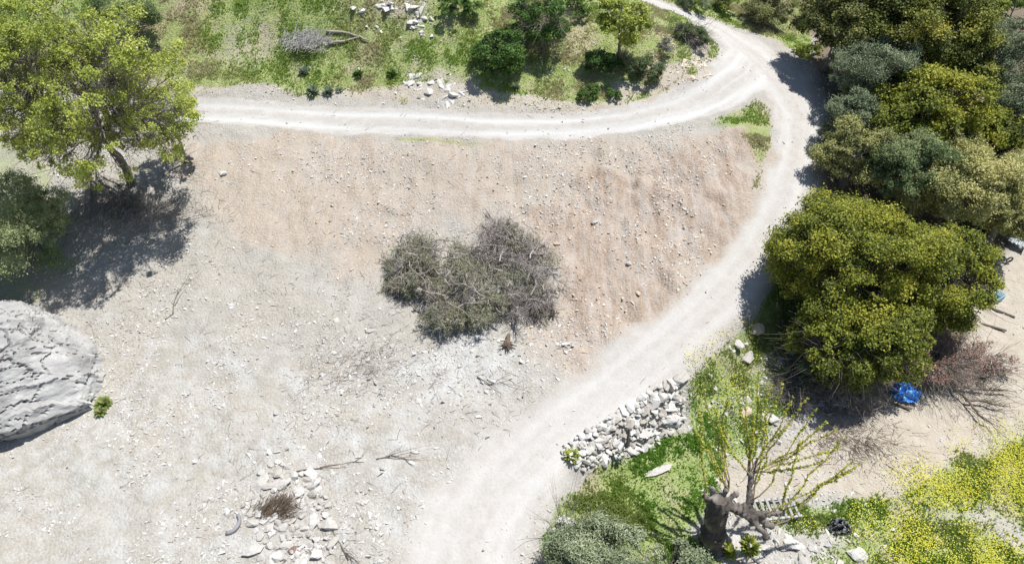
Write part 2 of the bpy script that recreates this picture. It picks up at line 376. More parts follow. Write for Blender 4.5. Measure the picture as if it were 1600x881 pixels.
M['dryt'] = tint_mat('grey_brown_twigs', [(0, (.16, .135, .12)), (.5, (.34, .30, .275)), (1, (.54, .50, .46))], .9, 0, .15)
M['brown'] = tint_mat('brown_torn_wood', [(0, (.10, .07, .05)), (1, (.26, .20, .15))], .9, 0, .15, (6, .8), .7, 20)
M['greyplastic'] = tint_mat('weathered_grey_plastic', [(0, (.16, .16, .17)), (1, (.42, .42, .43))], .6, 0, .4, (4, .5))
M['gnarl'] = tint_mat('gnarled_bark', [(0, (.06, .052, .045)), (.5, (.14, .12, .105)), (1, (.36, .33, .30))], .95, 0, .1, (5, .8), .9, 14)
M['shoot'] = tint_mat('brown_shoots', [(0, (.18, .13, .08)), (1, (.36, .30, .19))], .8, 0, .2)
M['grwood'] = tint_mat('weathered_grey_wood', [(0, (.16, .15, .14)), (1, (.48, .47, .46))], .8, 0, .2, (12, .3))
M['blue'] = tint_mat('blue_plastic_sheet', [(0, (.01, .10, .45)), (.6, (.03, .25, .80)), (1, (.18, .55, .90))], .4, 0, .5)
M['cyan'] = tint_mat('pale_blue_plastic', [(0, (.18, .42, .55)), (1, (.5, .75, .82))], .4, 0, .5)
M['black'] = tint_mat('black_plastic', [(0, (.02, .02, .025)), (.7, (.07, .07, .08)), (1, (.5, .5, .52))], .45, 0, .5)
M['metal'] = tint_mat('galvanised_sheet', [(0, (.16, .19, .22)), (1, (.40, .45, .48))], .35, 0, .6, (3, .5))
M['greyweed'] = tint_mat('grey_green_weed', [(0, (.12, .17, .09)), (1, (.34, .40, .30))], .7, .2, .2)
M['slate'] = tint_mat('layered_grey_rock', [(0, (.19, .185, .175)), (.35, (.32, .315, .305)), (.7, (.43, .425, .41)), (1, (.58, .57, .54))], .9, 0, .15, (1.3, 1.2), .9, 5)
M['silverleaf'] = tint_mat('bleached_dry_leaves', [(0, (.38, .38, .36)), (1, (.72, .72, .70))], .8, .1, .2)
M['wilted'] = tint_mat('wilted_olive_leaves', [(0, (.14, .14, .08)), (.4, (.28, .31, .16)), (.75, (.42, .44, .27)), (1, (.52, .48, .34))], .75, .2, .2)
M['silver'] = tint_mat('silvery_dead_twigs', [(0, (.22, .21, .19)), (.5, (.40, .39, .36)), (1, (.60, .59, .56))], .9, 0, .15)

# ------------------------------------------------------------------ ground sheet: ground and the two tracks are cut out of one grid
def axis(lo, hi, st, out):
    a = list(np.arange(lo, hi, st)); s = st; v = a[0]; L = []
    while v > -out: s *= 1.35; v -= s; L.append(v)
    s = st; v = a[-1]; R = []
    while v < out: s *= 1.35; v += s; R.append(v)
    return np.array(L[::-1]+a+R)
gx = axis(-44, 52, .17, 420); gy = axis(8, 72, .17, 420)
GX, GY = np.meshgrid(gx, gy, indexing='ij'); GP = np.column_stack([GX.ravel(), GY.ravel()])
ta, ra, sa_ = track(GP, 0); tb, rb_, sb_ = track(GP, 1)
GH = height(GP)
wob = (fbm(GP[:, 0]*.7, GP[:, 1]*.7, 0, 4, 31)-.5)*.9
rd_a = sstep(1.25, .8, np.abs(ta)+wob*.8); rd_b = sstep(1.6, .5, np.abs(tb)+wob*1.1)
road = np.maximum(rd_a, rd_b)
def rutf(tn, run, sd, seed):
    s = fbm(run*.12, sd*4.5, 0, 3, seed)
    r = np.exp(-((np.abs(tn)-.52)/.17)**2)*.75
    return np.clip(r*(.5+s)+sstep(.52, .68, s)*.45, 0, 1)
rut = np.where(rd_a > rd_b, rutf(ta, ra, sa_, 3), rutf(tb, rb_, sb_, 4)*.5)
GH = GH-.05*np.where(np.maximum(rd_a, rd_b) > .5, np.maximum(np.exp(-((np.abs(ta)-.52)/.17)**2)*(rd_a > .5), np.exp(-((np.abs(tb)-.52)/.17)**2)*(rd_b > .5)), 0)
def zmix(names, P, **k):
    r = np.zeros(len(P))
    for n in names: r = np.maximum(r, zone(P, n, **k))
    return r
def density(P):
    """how much green grows at each point"""
    g = zone(P, 'hill', .5, .35)*np.clip(1-zone(P, 'hill_bare', .5, .8, 3)*.75-zone(P, 'bank', .3, .3, 4)*.75-zone(P, 'bare1', 1.5, 1.4, 6)*.5-zone(P, 'bare2', 1.5, 1.4, 7)*.5-zone(P, 'outcrop', .4, .5, 8)*.6, 0, 1)
    g = np.maximum(g, zone(P, 'topverge', .4, .3)); g = np.maximum(g, zone(P, 'tip', .7, .5)*.85); g = np.maximum(g, zone(P, 'verge', .2, .2)*.7)
    g = np.maximum(g, zone(P, 'right', .5, .5)*.8); g = np.maximum(g, zone(P, 'below', .4, .35)); g = np.maximum(g, zone(P, 'wallgrass', .2, .2)*.8)
    g = np.maximum(g, zone(P, 'flower', .6, .5)*(1-zone(P, 'lane', .4, .5)*.7)); g = np.maximum(g, zone(P, 'leftveg', .5, .5)*.5)
    g = g*(1-zone(P, 'pathw', .4, .4)*.95)
    r = np.maximum(sstep(1.3, 1.0, np.abs(track(P, 0)[0])), sstep(1.4, 1.05, np.abs(track(P, 1)[0])))
    return g*(1-r)
gd = density(GP)
litter = zone(GP, 'litter', .8, .5)*(1-zone(GP, 'topverge', .5, .3))*(1-zone(GP, 'sand', .6, .5)*.8)*(1-np.clip(road*1.3, 0, 1))
redz = np.maximum(zone(GP, 'pink', 1.2, 1.2, 11)*.5, zone(GP, 'red', 1.2, 1.0, 12)*.9)
sandz = np.maximum(zone(GP, 'sand', .6, .5)*.9, zone(GP, 'pathw', .5, .3)); sandz = np.maximum(sandz, zone(GP, 'hill', .5, .3)*.8)
palez = sstep(28, 18, GP[:, 1])*.38*(1-sandz)
for tl in ([(760, 690), (560, 655), (330, 590), (230, 500), (260, 420)], [(700, 850), (480, 680), (370, 520), (400, 380), (520, 290)], [(240, 1000), (215, 780), (225, 620), (300, 480)], [(620, 1000), (560, 760), (610, 620), (900, 480)]):
    q, _ = line_sd(GP, PX(*tl)); palez = palez+(np.exp(-((np.abs(q)-.8)/.32)**2)*.17+np.exp(-(q/.5)**2)*-.12)*sstep(.35, .6, fbm(GP[:, 0]*.5, GP[:, 1]*.5, 0, 3, 61))*(1-sandz)*(1-gd)
gaussian = lambda px, py, r: np.exp(-((GP-PX((px, py))[0])**2).sum(1)/r**2)
palez = np.clip(palez+gaussian(730, 560, 2.2)*.42+gaussian(1130, 300, 2)*.0+gaussian(500, 240, 2.5)*.4+gaussian(1070, 370, 1.5)*.5, 0, 1)
za = np.column_stack([road, gd, redz, np.ones(len(GP))]); zb = np.column_stack([sandz, litter, palez, np.ones(len(GP))])
nx, ny = len(gx), len(gy)
I, J = np.meshgrid(np.arange(nx-1), np.arange(ny-1), indexing='ij'); I = I.ravel(); J = J.ravel()
F = np.column_stack([I*ny+J, (I+1)*ny+J, (I+1)*ny+J+1, I*ny+J+1])
fr = road[F].mean(1) > .5; fa = rd_a[F].mean(1) >= rd_b[F].mean(1)
V3 = np.column_stack([GP, GH])
for nm, sel in (('ground', ~fr), ('farm_track', fr & fa), ('dirt_road', fr & ~fa)):
    f = F[sel]; u, inv = np.unique(f, return_inverse=True); inv = inv.reshape(f.shape)
    mb = MB(); mb.add(V3[u], inv); me = mb.mesh(nm, M['ground'], True)
    for an, arr in (('za', za), ('zb', zb)):
        a = me.attributes.new(an, 'FLOAT_COLOR', 'POINT'); a.data.foreach_set('color', arr[u].ravel().astype(np.float32))
    a = me.attributes.new('rut', 'FLOAT', 'POINT'); a.data.foreach_set('value', rut[u].astype(np.float32))
    o = bpy.data.objects.new(nm, me); COL.objects.link(o); o['kind'] = 'structure'
# near-ground height by bilinear lookup in the built grid
GHg = GH.reshape(nx, ny)
def hz(P):
    P = np.atleast_2d(P); x, y = P[:, 0], P[:, 1]
    i = np.clip(np.searchsorted(gx, x)-1, 0, nx-2); j = np.clip(np.searchsorted(gy, y)-1, 0, ny-2)
    u = (x-gx[i])/(gx[i+1]-gx[i]); v = (y-gy[j])/(gy[j+1]-gy[j])
    return (GHg[i, j]*(1-u)*(1-v)+GHg[i+1, j]*u*(1-v)+GHg[i, j+1]*(1-u)*v+GHg[i+1, j+1]*u*v)
def G(px, py):
    p = at(px, py)[0]; p[2] = hz(p[None, :2])[0]; return p
# ------------------------------------------------------------------ plant builders
def rdir(r, n): return norm(r.normal(size=(n, 3)))
def leaf_quads(mb, C, Nn, size, aspect, tint, r):
    """one small leaf (or leaf pair) per centre"""
    n = len(C); a = norm(np.cross(Nn, rdir(r, n))); b = np.cross(Nn, a)
    s = (size*r.uniform(.6, 1.35, n))[:, None]; l = s*.5; w = s*.5/aspect
    tip = C+a*l; base = C-a*l; bend = Nn*s*.12
    v = np.stack([base, C+b*w+bend, tip, C-b*w+bend], 1).reshape(-1, 3)
    f = np.arange(n*4).reshape(n, 4)
    mb.add(v, f, np.repeat(np.clip(tint, 0, 1), 4))
def wander(a, b, r, n=6, k=.08):
    t = np.linspace(0, 1, n)[:, None]; L = np.linalg.norm(b-a)
    w = r.normal(size=(n, 3))*L*k; w = np.cumsum(w, 0); w -= t*w[-1]
    return a*(1-t)+b*t+w*.6
def twig_mesh(mb, A, B, rad, r, tint=.5, k=.12, seg=3):
    """many thin three-sided twigs from A to B"""
    n = len(A); D = B-A; L = np.linalg.norm(D, axis=1, keepdims=True); d = D/np.maximum(L, 1e-6)
    a = norm(np.cross(d, rdir(r, n))); b = np.cross(d, a); rows = []
    off = np.zeros((n, 3))
    for i in range(seg+1):
        t = i/seg
        c = A+D*t+off*(1 if 0 < i < seg else .6); off = off+r.normal(size=(n, 3))*L*k/seg*1.5
        rr = (np.zeros(n)+rad)[:, None]*(1-.75*t)
        for q in range(3):
            th = q*2.094; rows.append(c+rr*(math.cos(th)*a+math.sin(th)*b))
    v = np.stack(rows, 1)                                   # n, (seg+1)*3, 3
    fs = []
    for i in range(seg):
        for q in range(3): fs.append([i*3+q, i*3+(q+1) % 3, (i+1)*3+(q+1) % 3, (i+1)*3+q])
    f = (np.array(fs)[None]+np.arange(n)[:, None, None]*(seg+1)*3).reshape(-1, 4)
    mb.add(v.reshape(-1, 3), f, np.repeat(np.zeros(n)+tint, (seg+1)*3))
def crown_blobs(r, R, nb, low=-.35, br=.30, fill=.25):
    R = np.array(R, float); B = []
    k = 0
    while len(B) < nb and k < nb*60:
        k += 1
        d = rdir(r, 1)[0]
        if d[2] < low: continue
        rho = r.uniform(.3, .6) if r.random() < fill else r.uniform(.68, .86)
        lump = .82+.36*noise(np.array([d[0]*1.7+5]), np.array([d[1]*1.7]), d[2]*1.7, int(R[0]*37))[0]
        c = d*R*rho*lump; s = R.mean()*br*r.choice([.5, .8, 1.0, 1.35])*r.uniform(.8, 1.15)
        if all(np.linalg.norm(c-q[0]) > .5*(s+q[1])*.75 for q in B) or k > nb*30: B.append((c, s))
    return B
def tree(name, label, cat, px, py, hc, R, mat, seed, leaves=20000, size=.13, aspect=1.7, nb=60, br=.28, low=-.35, dens=1.0, trunk=.22,
         lean=(0, 0), bark='bark', tb=.5, tr=.28, twigs=0, group=None, fill=.25, limbs=None, flat=.75, part='crown'):
    """a tree whose crown centre is seen at (px, py), hc metres above the ground"""
    r = np.random.default_rng(seed)
    C = above(px, py, hc)
    bx, by = C[0]+lean[0], C[1]+lean[1]; bz = float(hz(np.array([[bx, by]]))[0])-.05
    base = np.array([bx, by, bz]); c0 = C-base
    root = empty(name, base, label, cat, group)
    R = np.array(R, float); B = crown_blobs(r, R, nb, low, br, fill)
    mb = MB(); wsum = sum(b[1]**2 for b in B)
    for (c, s) in B:
        n = int(leaves*s*s/wsum); btint = r.normal(0, .13)
        # each tuft of foliage is a handful of shoots that stick out of the clump
        ns = max(6, n//22); sd = rdir(r, ns); sd[:, 2] = np.abs(sd[:, 2])*.9-.18; out = norm(c/np.maximum(np.abs(R), .1))
        sd = norm(sd+out*.45)
        sc = c+sd*s*r.uniform(.55, 1.12, (ns, 1))*np.array([1, 1, flat])
        st = r.normal(0, .13, ns)
        k = r.integers(0, ns, n)
        P = sc[k]+r.normal(size=(n, 3))*s*.19
        Nn = norm(sd[k]*.55+rdir(r, n)*.75+np.array([0, 0, .45]))
        W3 = P+base; big = (fbm(W3[:, 0]*.55, W3[:, 1]*.55, W3[:, 2]*.55, 3, seed)-.5)*1.9
        leaf_quads(mb, P+c0, Nn, size, aspect, tb+btint*.8+st[k]+big*.5+r.normal(0, tr*.5, n), r)
    cr = mb.build(part, M[mat], root)
    if trunk > 0:
        tm = MB(); fork = c0*np.array([.35, .35, 0])+np.array([0, 0, max(.35, c0[2]-R[2]*.75)])
        m = wander(np.array([0, 0, -.25]), fork, r, 6, .05); tm.tube(m, np.linspace(trunk*1.35, trunk*.9, 6), 9, .4)
        nl = limbs or 6
        ends = []
        for i in range(nl):
            th = i*2*math.pi/nl+r.uniform(-.3, .3)
            e = c0+np.array([math.cos(th)*R[0]*.45, math.sin(th)*R[1]*.45, R[2]*r.uniform(-.25, .35)])
            p = wander(fork, e, r, 7, .07); tm.tube(p, np.linspace(trunk*.62, trunk*.22, 7), 6, .5); ends.append(p)
        allp = np.concatenate([e[2:] for e in ends]+[c0[None]+[[0, 0, -R[2]*.2]]])
        for (c, s) in B:
            e = c0+c; k = np.argmin(np.linalg.norm(allp-(e*.8+fork*.2), axis=1))
            p = wander(allp[k], e+rdir(r, 1)[0]*s*.3, r, 6, .08); tm.tube(p, np.linspace(trunk*.22, .012, 6), 4, r.uniform(.3, .8), cap=False)
            nt_ = 7; q = p[r.integers(2, 6, nt_)]; twig_mesh(tm, q, e+rdir(r, nt_)*s*.95, .014, r, .5)
        if twigs:
            th = r.uniform(0, 6.28, twigs); ph = r.uniform(.25, 1, twigs)
            a = c0+np.column_stack([np.cos(th)*R[0]*.5*ph, np.sin(th)*R[1]*.5*ph, r.uniform(-.7, .3, twigs)*R[2]])
            d = rdir(r, twigs); b = a+(d+np.column_stack([np.cos(th), np.sin(th), -.2+0*th])*.8)*r.uniform(.5, 1.5, (twigs, 1))
            twig_mesh(tm, a, b, .014, r, r.uniform(.2, .9, twigs))
        tm.build('trunk', M[bark], root, smooth=True)
    return root

# ------------------------------------------------------------------ rocks
def hull(seed, n=16, flat=.7):
    r = np.random.default_rng(seed); bm = bmesh.new()
    p = rdir(r, n)*r.uniform(.75, 1.05, (n, 1))*[1, .8, flat]
    for q in p: bm.verts.new(q)
    bmesh.ops.convex_hull(bm, input=bm.verts)
    for v in [v for v in bm.verts if not v.link_faces]: bm.verts.remove(v)
    bm.verts.ensure_lookup_table(); bm.verts.index_update(); bmesh.ops.triangulate(bm, faces=bm.faces)
    bm.normal_update(); bm.verts.index_update()
    v = np.array([q.co[:] for q in bm.verts]); f = np.array([[q.index for q in fc.verts] for fc in bm.faces]); bm.free()
    return v, f
HB = [hull(s, 18, .45+.35*(s % 5)/5) for s in range(24)]
HS = [hull(100+s, 9, .6) for s in range(12)]
def rot(r, n, tilt=.5):
    a = r.uniform(0, 6.283, n); ax = r.normal(0, tilt, n); ay = r.normal(0, tilt, n)
    ca, sa = np.cos(a), np.sin(a); cx_, sx = np.cos(ax), np.sin(ax); cy, sy = np.cos(ay), np.sin(ay); z, o = a*0, a*0+1
    Rz = np.array([[ca, -sa, z], [sa, ca, z], [z, z, o]]).transpose(2, 0, 1); Rx = np.array([[o, z, z], [z, cx_, -sx], [z, sx, cx_]]).transpose(2, 0, 1)
    Ry = np.array([[cy, z, sy], [z, o, z], [-sy, z, cy]]).transpose(2, 0, 1)
    return Rz @ Rx @ Ry
def stones(mb, P, S_, r, shapes=HS, tint=None, tilt=.5):
    k = r.integers(0, len(shapes), len(P)); R_ = rot(r, len(P), tilt)
    T = r.uniform(.1, 1, len(P)) if tint is None else tint
    S_ = np.asarray(S_).reshape(len(P), -1)
    for q, (v, f) in enumerate(shapes):
        i = np.where(k == q)[0]
        if not len(i): continue
        vv = np.einsum('nij,nkj->nki', R_[i], v[None]*S_[i][:, None, :])+P[i][:, None]
        ff = (f[None]+np.arange(len(i))[:, None, None]*len(v)).reshape(-1, 3)
        mb.add(vv.reshape(-1, 3), ff, np.repeat(T[i], len(v)))
def rock_mesh(name, seed, mat, tint=.6, sub=2):
    """an angular rock: a hull, split and roughened"""
    r = np.random.default_rng(seed); v, f = hull(seed*7+3, 20, .6)
    for _ in range(sub):
        e = {}; nv = [*v]; nf = []
        def mid(a, b):
            k = (min(a, b), max(a, b))
            if k not in e: e[k] = len(nv); nv.append((nv[a]+nv[b])/2)
            return e[k]
        for a, b, c in f:
            x, y, z = mid(a, b), mid(b, c), mid(c, a); nf += [[a, x, z], [x, b, y], [z, y, c], [x, y, z]]
        v = np.array(nv); f = np.array(nf)
    v = v*(1+(fbm(v[:, 0]*2.2+seed, v[:, 1]*2.2, v[:, 2]*2.2, 3, seed)-.5)[:, None]*.28)
    mb = MB(); mb.add(v, f, tint); return mb.mesh(name, M[mat])
def put_rock(name, me, px, py, s, rz, label, sink=.25, cat='rock', group=None, tilt=(0, 0)):
    o = bpy.data.objects.new(name, me); COL.objects.link(o); p = G(px, py)
    sx, sy, s_z = s if isinstance(s, tuple) else (s, s, s*.8)
    o.location = (p[0], p[1], p[2]+s_z*.6*(1-2*sink)*.8); o.scale = (sx, sy, s_z); o.rotation_euler = (tilt[0], tilt[1], rz)
    return tag(o, label, cat, group)
def scatter_px(r, n, poly, z=True):
    """n random ground points inside a photo-space outline"""
    Q = PX(*poly); lo, hi = Q.min(0), Q.max(0); out = []
    c = 0
    while c < n:
        p = r.uniform(lo, hi, (n*3, 2)); p = p[poly_sd(p, Q) > 0]; out.append(p); c += len(p)
    p = np.concatenate(out)[:n]
    return np.column_stack([p, hz(p)])

# ------------------------------------------------------------------ trees of the wooded bank on the right
T = tree  # most crown radii below were rescaled by camera distance to keep their image size
T('evergreen_oak', 'tallest dark evergreen oak of the woods, a broad dense crown with few yellow tips', 'tree', 1425, 45, 4.9, (4.81, 4.47, 3.54), 'oak', 11, 70200, .15, 1.5, 128, .2, tb=.42, low=-.75, fill=.3, group='evergreen oaks in the woods')
T('evergreen_oak', 'dark olive-brown evergreen oak overhanging the junction at the far edge of the woods', 'tree', 1318, 32, 3.6, (3.11, 2.88, 2.58), 'oakdark', 12, 40500, .15, 1.5, 81, .22, tb=.55, low=-.75, fill=.3, group='evergreen oaks in the woods')
T('evergreen_oak', 'wide evergreen oak with golden yellow-green shoots, behind the silver olive by the track', 'tree', 1445, 175, 4.1, (3.52, 2.77, 2.38), 'yoak', 13, 40500, .15, 1.5, 81, .22, tb=.5, low=-.75, fill=.3, group='evergreen oaks in the woods')
T('evergreen_oak', 'small golden-green oak crown squeezed between the golden oak and the photo margin', 'tree', 1562, 215, 3.8, (2.33, 2.12, 1.68), 'yoak', 14, 21600, .15, 1.5, 54, .25, tb=.45, low=-.75, fill=.3, group='evergreen oaks in the woods')
T('evergreen_oak', 'dark oak crown sloping down between the tall oak and the grey olives', 'tree', 1490, 105, 4.6, (2.40, 2.18, 2.23), 'oak', 15, 22950, .15, 1.5, 54, .25, tb=.45, low=-.75, fill=.3, group='evergreen oaks in the woods')
T('olive_tree', 'silvery grey olive leaning over the track between two dark oaks', 'tree', 1368, 112, 3.3, (2.72, 2.40, 2.03), 'olive', 21, 40500, .15, 3.0, 67, .24, tb=.45, low=-.75, fill=.3, group='olive trees in the woods')
T('olive_tree', 'small grey olive right under the silvery one, its foot in shade beside the track', 'tree', 1328, 180, 2.2, (1.60, 1.49, 1.29), 'olive', 22, 16200, .14, 3.0, 32, .3, tb=.4, low=-.75, fill=.3, group='olive trees in the woods')
T('olive_tree', 'big grey-green olive at the outer side of the woods, behind the oaks', 'tree', 1580, 100, 4.8, (3.49, 3.27, 2.64), 'olive', 23, 48600, .16, 3.0, 81, .22, tb=.35, low=-.75, fill=.3, group='olive trees in the woods')
T('olive_tree', 'grey-green olive cut by the photo margin, below the big outer olive', 'tree', 1612, 175, 4.3, (2.37, 2.15, 2.00), 'olive', 24, 21600, .16, 3.0, 48, .25, tb=.3, low=-.75, fill=.3, group='olive trees in the woods')
T('olive_tree', 'pale olive bush with brownish tips, beside the track below the small grey olive', 'tree', 1335, 240, 2.3, (1.90, 1.79, 1.57), 'pale', 25, 21600, .14, 2.4, 45, .26, tb=.35, low=-.75, fill=.3, group='olive trees in the woods')
T('olive_tree', 'mixed green and grey olive in the middle of the woods, above the largest oak', 'tree', 1420, 262, 3.3, (2.59, 2.08, 1.83), 'greenolive', 26, 35100, .14, 2.6, 62, .24, tb=.5, low=-.75, fill=.3, group='olive trees in the woods')
T('deciduous_tree', 'broad pale fine-leaved tree above the wrecked wheelbarrow', 'tree', 1515, 290, 3.6, (3.19, 2.57, 2.11), 'pale', 27, 45900, .14, 2.0, 81, .22, tb=.6, low=-.75, fill=.3)
T('deciduous_tree', 'pale green feathery tree between golden oak and metal sheet', 'tree', 1570, 330, 2.7, (1.94, 1.53, 1.33), 'pale', 28, 18900, .14, 2.0, 40, .26, tb=.55, low=-.75, fill=.3)
T('olive_tree', 'grey-green olive in the second row, tucked below the golden oak', 'tree', 1480, 235, 3.4, (2.10, 1.68, 1.47), 'pale', 29, 21600, .14, 2.6, 45, .26, tb=.45, low=-.75, fill=.3, group='olive trees in the woods')
# the big pair in front
T('evergreen_oak', 'largest evergreen oak, round yellow-green crown beside the bend where the track narrows', 'tree', 1332, 412, 3.6, (4.1, 3.6, 3.1), 'yoak', 31, 100000, .115, 1.5, 150, .17, low=-.75, tb=.52, tr=.42, twigs=1100, group='evergreen oaks in the woods', lean=(.2, -.2))
T('evergreen_oak', 'yellow-green oak with bare grey twigs showing, facing the sandy clearing', 'tree', 1466, 432, 3.2, (2.5, 3.2, 2.5), 'yoak', 32, 56000, .115, 1.5, 95, .19, low=-.75, tb=.48, tr=.42, twigs=1500, group='evergreen oaks in the woods')
T('evergreen_oak', 'lower oak crown leaning out of the largest oak above the stone boulders', 'tree', 1338, 535, 2.5, (3.4, 2.4, 2.2), 'yoak', 33, 58000, .115, 1.5, 100, .19, low=-.85, tb=.42, tr=.42, twigs=1600, group='evergreen oaks in the woods')
T('shrub', 'dark green undergrowth bush filling the gap under the pale trees by the metal sheet', 'shrub', 1545, 345, .9, (1.8, 1.4, 1.0), 'greenolive', 34, 12000, .11, 2, 30, .26, low=-.8, tb=.25, trunk=.05)
T('shrub', 'yellowish olive bush between the largest oak and the mixed green olive', 'shrub', 1450, 315, 1.6, (2.2, 1.5, 1.4), 'pale', 35, 16000, .12, 2.2, 36, .26, low=-.8, tb=.45, trunk=.07)
T('olive_tree', 'yellowish olive crown at the photo margin above the metal sheet', 'tree', 1595, 285, 2.6, (2.3, 1.8, 1.7), 'pale', 36, 18000, .13, 2.4, 40, .25, low=-.75, tb=.6, group='olive trees in the woods')
T('shrub', 'dark undergrowth along the road under the silvery olive', 'shrub', 1305, 215, .7, (.9, 1.6, .9), 'greenolive', 37, 9000, .1, 2.2, 26, .28, low=-.8, tb=.2, trunk=.05)
T('shrub', 'bright grass-green bush on the verge where the road passes the dark olive-brown oak', 'shrub', 1262, 78, .3, (1.2, .7, .4), 'fresh', 38, 4000, .09, 2.2, 22, .28, low=-.8, tb=.3, trunk=.03)
# other side trees and shrubs
T('deciduous_tree', 'large fresh yellow-green spring tree at the start of the upper track', 'tree', 120, 138, 8.0, (5.6, 4.8, 4.9), 'fresh', 41, 84000, .095, 1.3, 340, .09, tb=.5, tr=.4, trunk=.17, fill=.4, limbs=9, low=-.95, lean=(-1.4, 2.6), twigs=1200)
T('deciduous_tree', 'slender fresh-leaved tree beside the large spring tree, reaching over the upper track', 'tree', 258, 172, 3.4, (1.9, 1.6, 1.4), 'fresh', 42, 6500, .12, 1.3, 50, .17, low=-.8, tb=.55, trunk=.06, twigs=200)
T('olive_tree', 'grey-green olive shrub above the big grey boulder', 'tree', 14, 352, 2.3, (3.0, 3.2, 2.4), 'greenolive', 43, 56000, .11, 2.6, 90, .19, low=-.7, tb=.72)
T('olive_tree', 'small grey olive on the grassy hill behind the spring tree', 'tree', 195, 40, 2.0, (2.10, 1.88, 1.65), 'greenolive', 44, 16000, .14, 3.0, 34, .26, tb=.5)
T('shrub', 'round dense dark green shrub on the hill above the rock outcrop', 'shrub', 779, 82, 1.3, (1.64, 1.48, 1.37), 'green', 45, 16000, .12, 1.6, 32, .28, low=-.8, tb=.38, trunk=.06)
T('shrub', 'tangled dark shrub with bare grey branches and creepers, between round shrub and small bright tree', 'shrub', 848, 32, 1.7, (2.11, 1.66, 1.75), 'green', 46, 13000, .13, 1.6, 40, .25, low=-.8, tb=.3, trunk=.1, twigs=700, bark='deadwood')
T('small_tree', 'small bright green tree with a thin trunk on the hill beside the junction', 'tree', 975, 32, 2.8, (1.66, 1.49, 1.54), 'fresh', 47, 9000, .14, 1.4, 34, .24, low=-.8, tb=.35, trunk=.09, lean=(-.1, .0))
T('shrub', 'round olive-grey shrub at the foot of the small bright tree', 'shrub', 1007, 108, 0.7, (1.14, 0.87, 0.76), 'greenolive', 48, 8000, .09, 2, 24, .28, low=-.8, tb=.3, trunk=.03)
T('shrub', 'dark green shrub in the shade of the small bright tree', 'shrub', 938, 98, 0.5, (1.42, 0.98, 0.61), 'green', 49, 6000, .1, 1.8, 22, .28, low=-.8, tb=.12, trunk=.03)
T('shrub', 'low green shrub on the brown bank above the bend of the upper track', 'shrub', 918, 143, 0.4, (0.81, 0.65, 0.45), 'green', 50, 4500, .08, 1.8, 16, .3, low=-.8, tb=.55, trunk=.02)
T('shrub', 'little green shrub at the track bank next to the low green one', 'shrub', 962, 146, 0.3, (0.54, 0.48, 0.35), 'green', 51, 2400, .08, 1.8, 12, .3, low=-.8, tb=.6, trunk=.02)
T('shrub', 'pale grey dry shrub on the rocky rim of the junction', 'shrub', 1038, 72, 0.4, (0.44, 0.83, 0.46), 'grey', 52, 3500, .07, 2.5, 14, .3, low=-.8, tb=.35, trunk=.02)
T('shrub', 'grey-green shrub right on the rim above the junction', 'shrub', 1092, 58, 0.6, (0.66, 0.99, 0.56), 'greenolive', 53, 5000, .08, 2, 20, .3, low=-.8, tb=.25, trunk=.02, twigs=120)
T('shrub', 'olive-grey shrub on the rim with dry brown twigs', 'shrub', 1070, 45, 0.6, (0.66, 0.77, 0.41), 'greenolive', 54, 5000, .08, 2, 20, .3, low=-.8, tb=.4, trunk=.02, twigs=160)
T('shrub', 'low green-grey shrub on the hill crest, left of the small bright tree', 'shrub', 905, 8, 0.7, (1.01, 0.90, 0.63), 'green', 55, 5000, .1, 2, 18, .3, low=-.8, tb=.6, trunk=.02)
T('shrub', 'dusky green low shrub on the hill above the round dark shrub', 'shrub', 712, 12, 0.6, (1.67, 0.89, 0.52), 'green', 56, 7000, .1, 2, 24, .26, low=-.8, tb=.55, trunk=.02)
T('shrub', 'grey-brown shrub at the roadside where the track leaves the photo', 'shrub', 1200, 12, 1.1, (2.15, 1.36, 1.16), 'pale', 57, 12000, .11, 2, 34, .26, low=-.8, tb=.15, trunk=.05, twigs=400)
T('shrub', 'grey bush on the far verge above the junction', 'shrub', 1088, -4, 0.8, (1.49, 1.03, 0.85), 'olive', 58, 6000, .1, 2.4, 22, .28, low=-.8, tb=.4, trunk=.04)
T('shrub', 'yellow-green bush on the far verge above the junction', 'shrub', 1135, 0, 0.8, (1.37, 1.03, 0.85), 'fresh', 59, 5000, .1, 1.6, 22, .28, low=-.8, tb=.25, trunk=.04)
T('shrub', 'bright green bush at the top corner beside the reddish one', 'shrub', 1542, 12, 1.6, (1.71, 1.49, 1.17), 'fresh', 60, 9000, .13, 1.5, 28, .28, low=-.6, tb=.15, trunk=.05)
T('shrub', 'green bush in the far corner behind the grey olives', 'shrub', 1590, 2, 1.4, (1.86, 1.39, 1.19), 'green', 61, 9000, .13, 1.8, 28, .28, low=-.6, tb=.6, trunk=.05)
T('shrub', 'rusty red bush between the dark oak and the grey olives', 'shrub', 1515, 52, 3.8, (1.12, 1.01, 0.94), 'redleaf', 62, 3500, .11, 1.6, 18, .3, low=-.6, tb=.35, trunk=.08, twigs=200)
T('olive_tree', 'wide grey-green olive crown beside the dirt road, below the grassy patch with the stone wall', 'tree', 975, 915, 2.3, (3.49, 2.36, 1.67), 'olive', 63, 52000, .13, 3.4, 70, .2, low=-.4, tb=.35, trunk=.2)
T('shrub', 'sparse shrub with white blossom on the verge beside the olive crown', 'shrub', 880, 835, 0.5, (0.72, 0.86, 0.45), 'white', 64, 1300, .06, 1.2, 22, .28, low=-.8, tb=.5, trunk=.02, twigs=300)
T('shrub', 'sprawling pinkish brown shrub, half bare, under the oak at the sandy clearing', 'shrub', 1462, 562, 1.1, (2.1, 1.5, .9), 'redleaf', 65, 6500, .065, 1.6, 60, .22, low=-.6, tb=.6, tr=.5, trunk=.05, twigs=900, bark='deadwood')
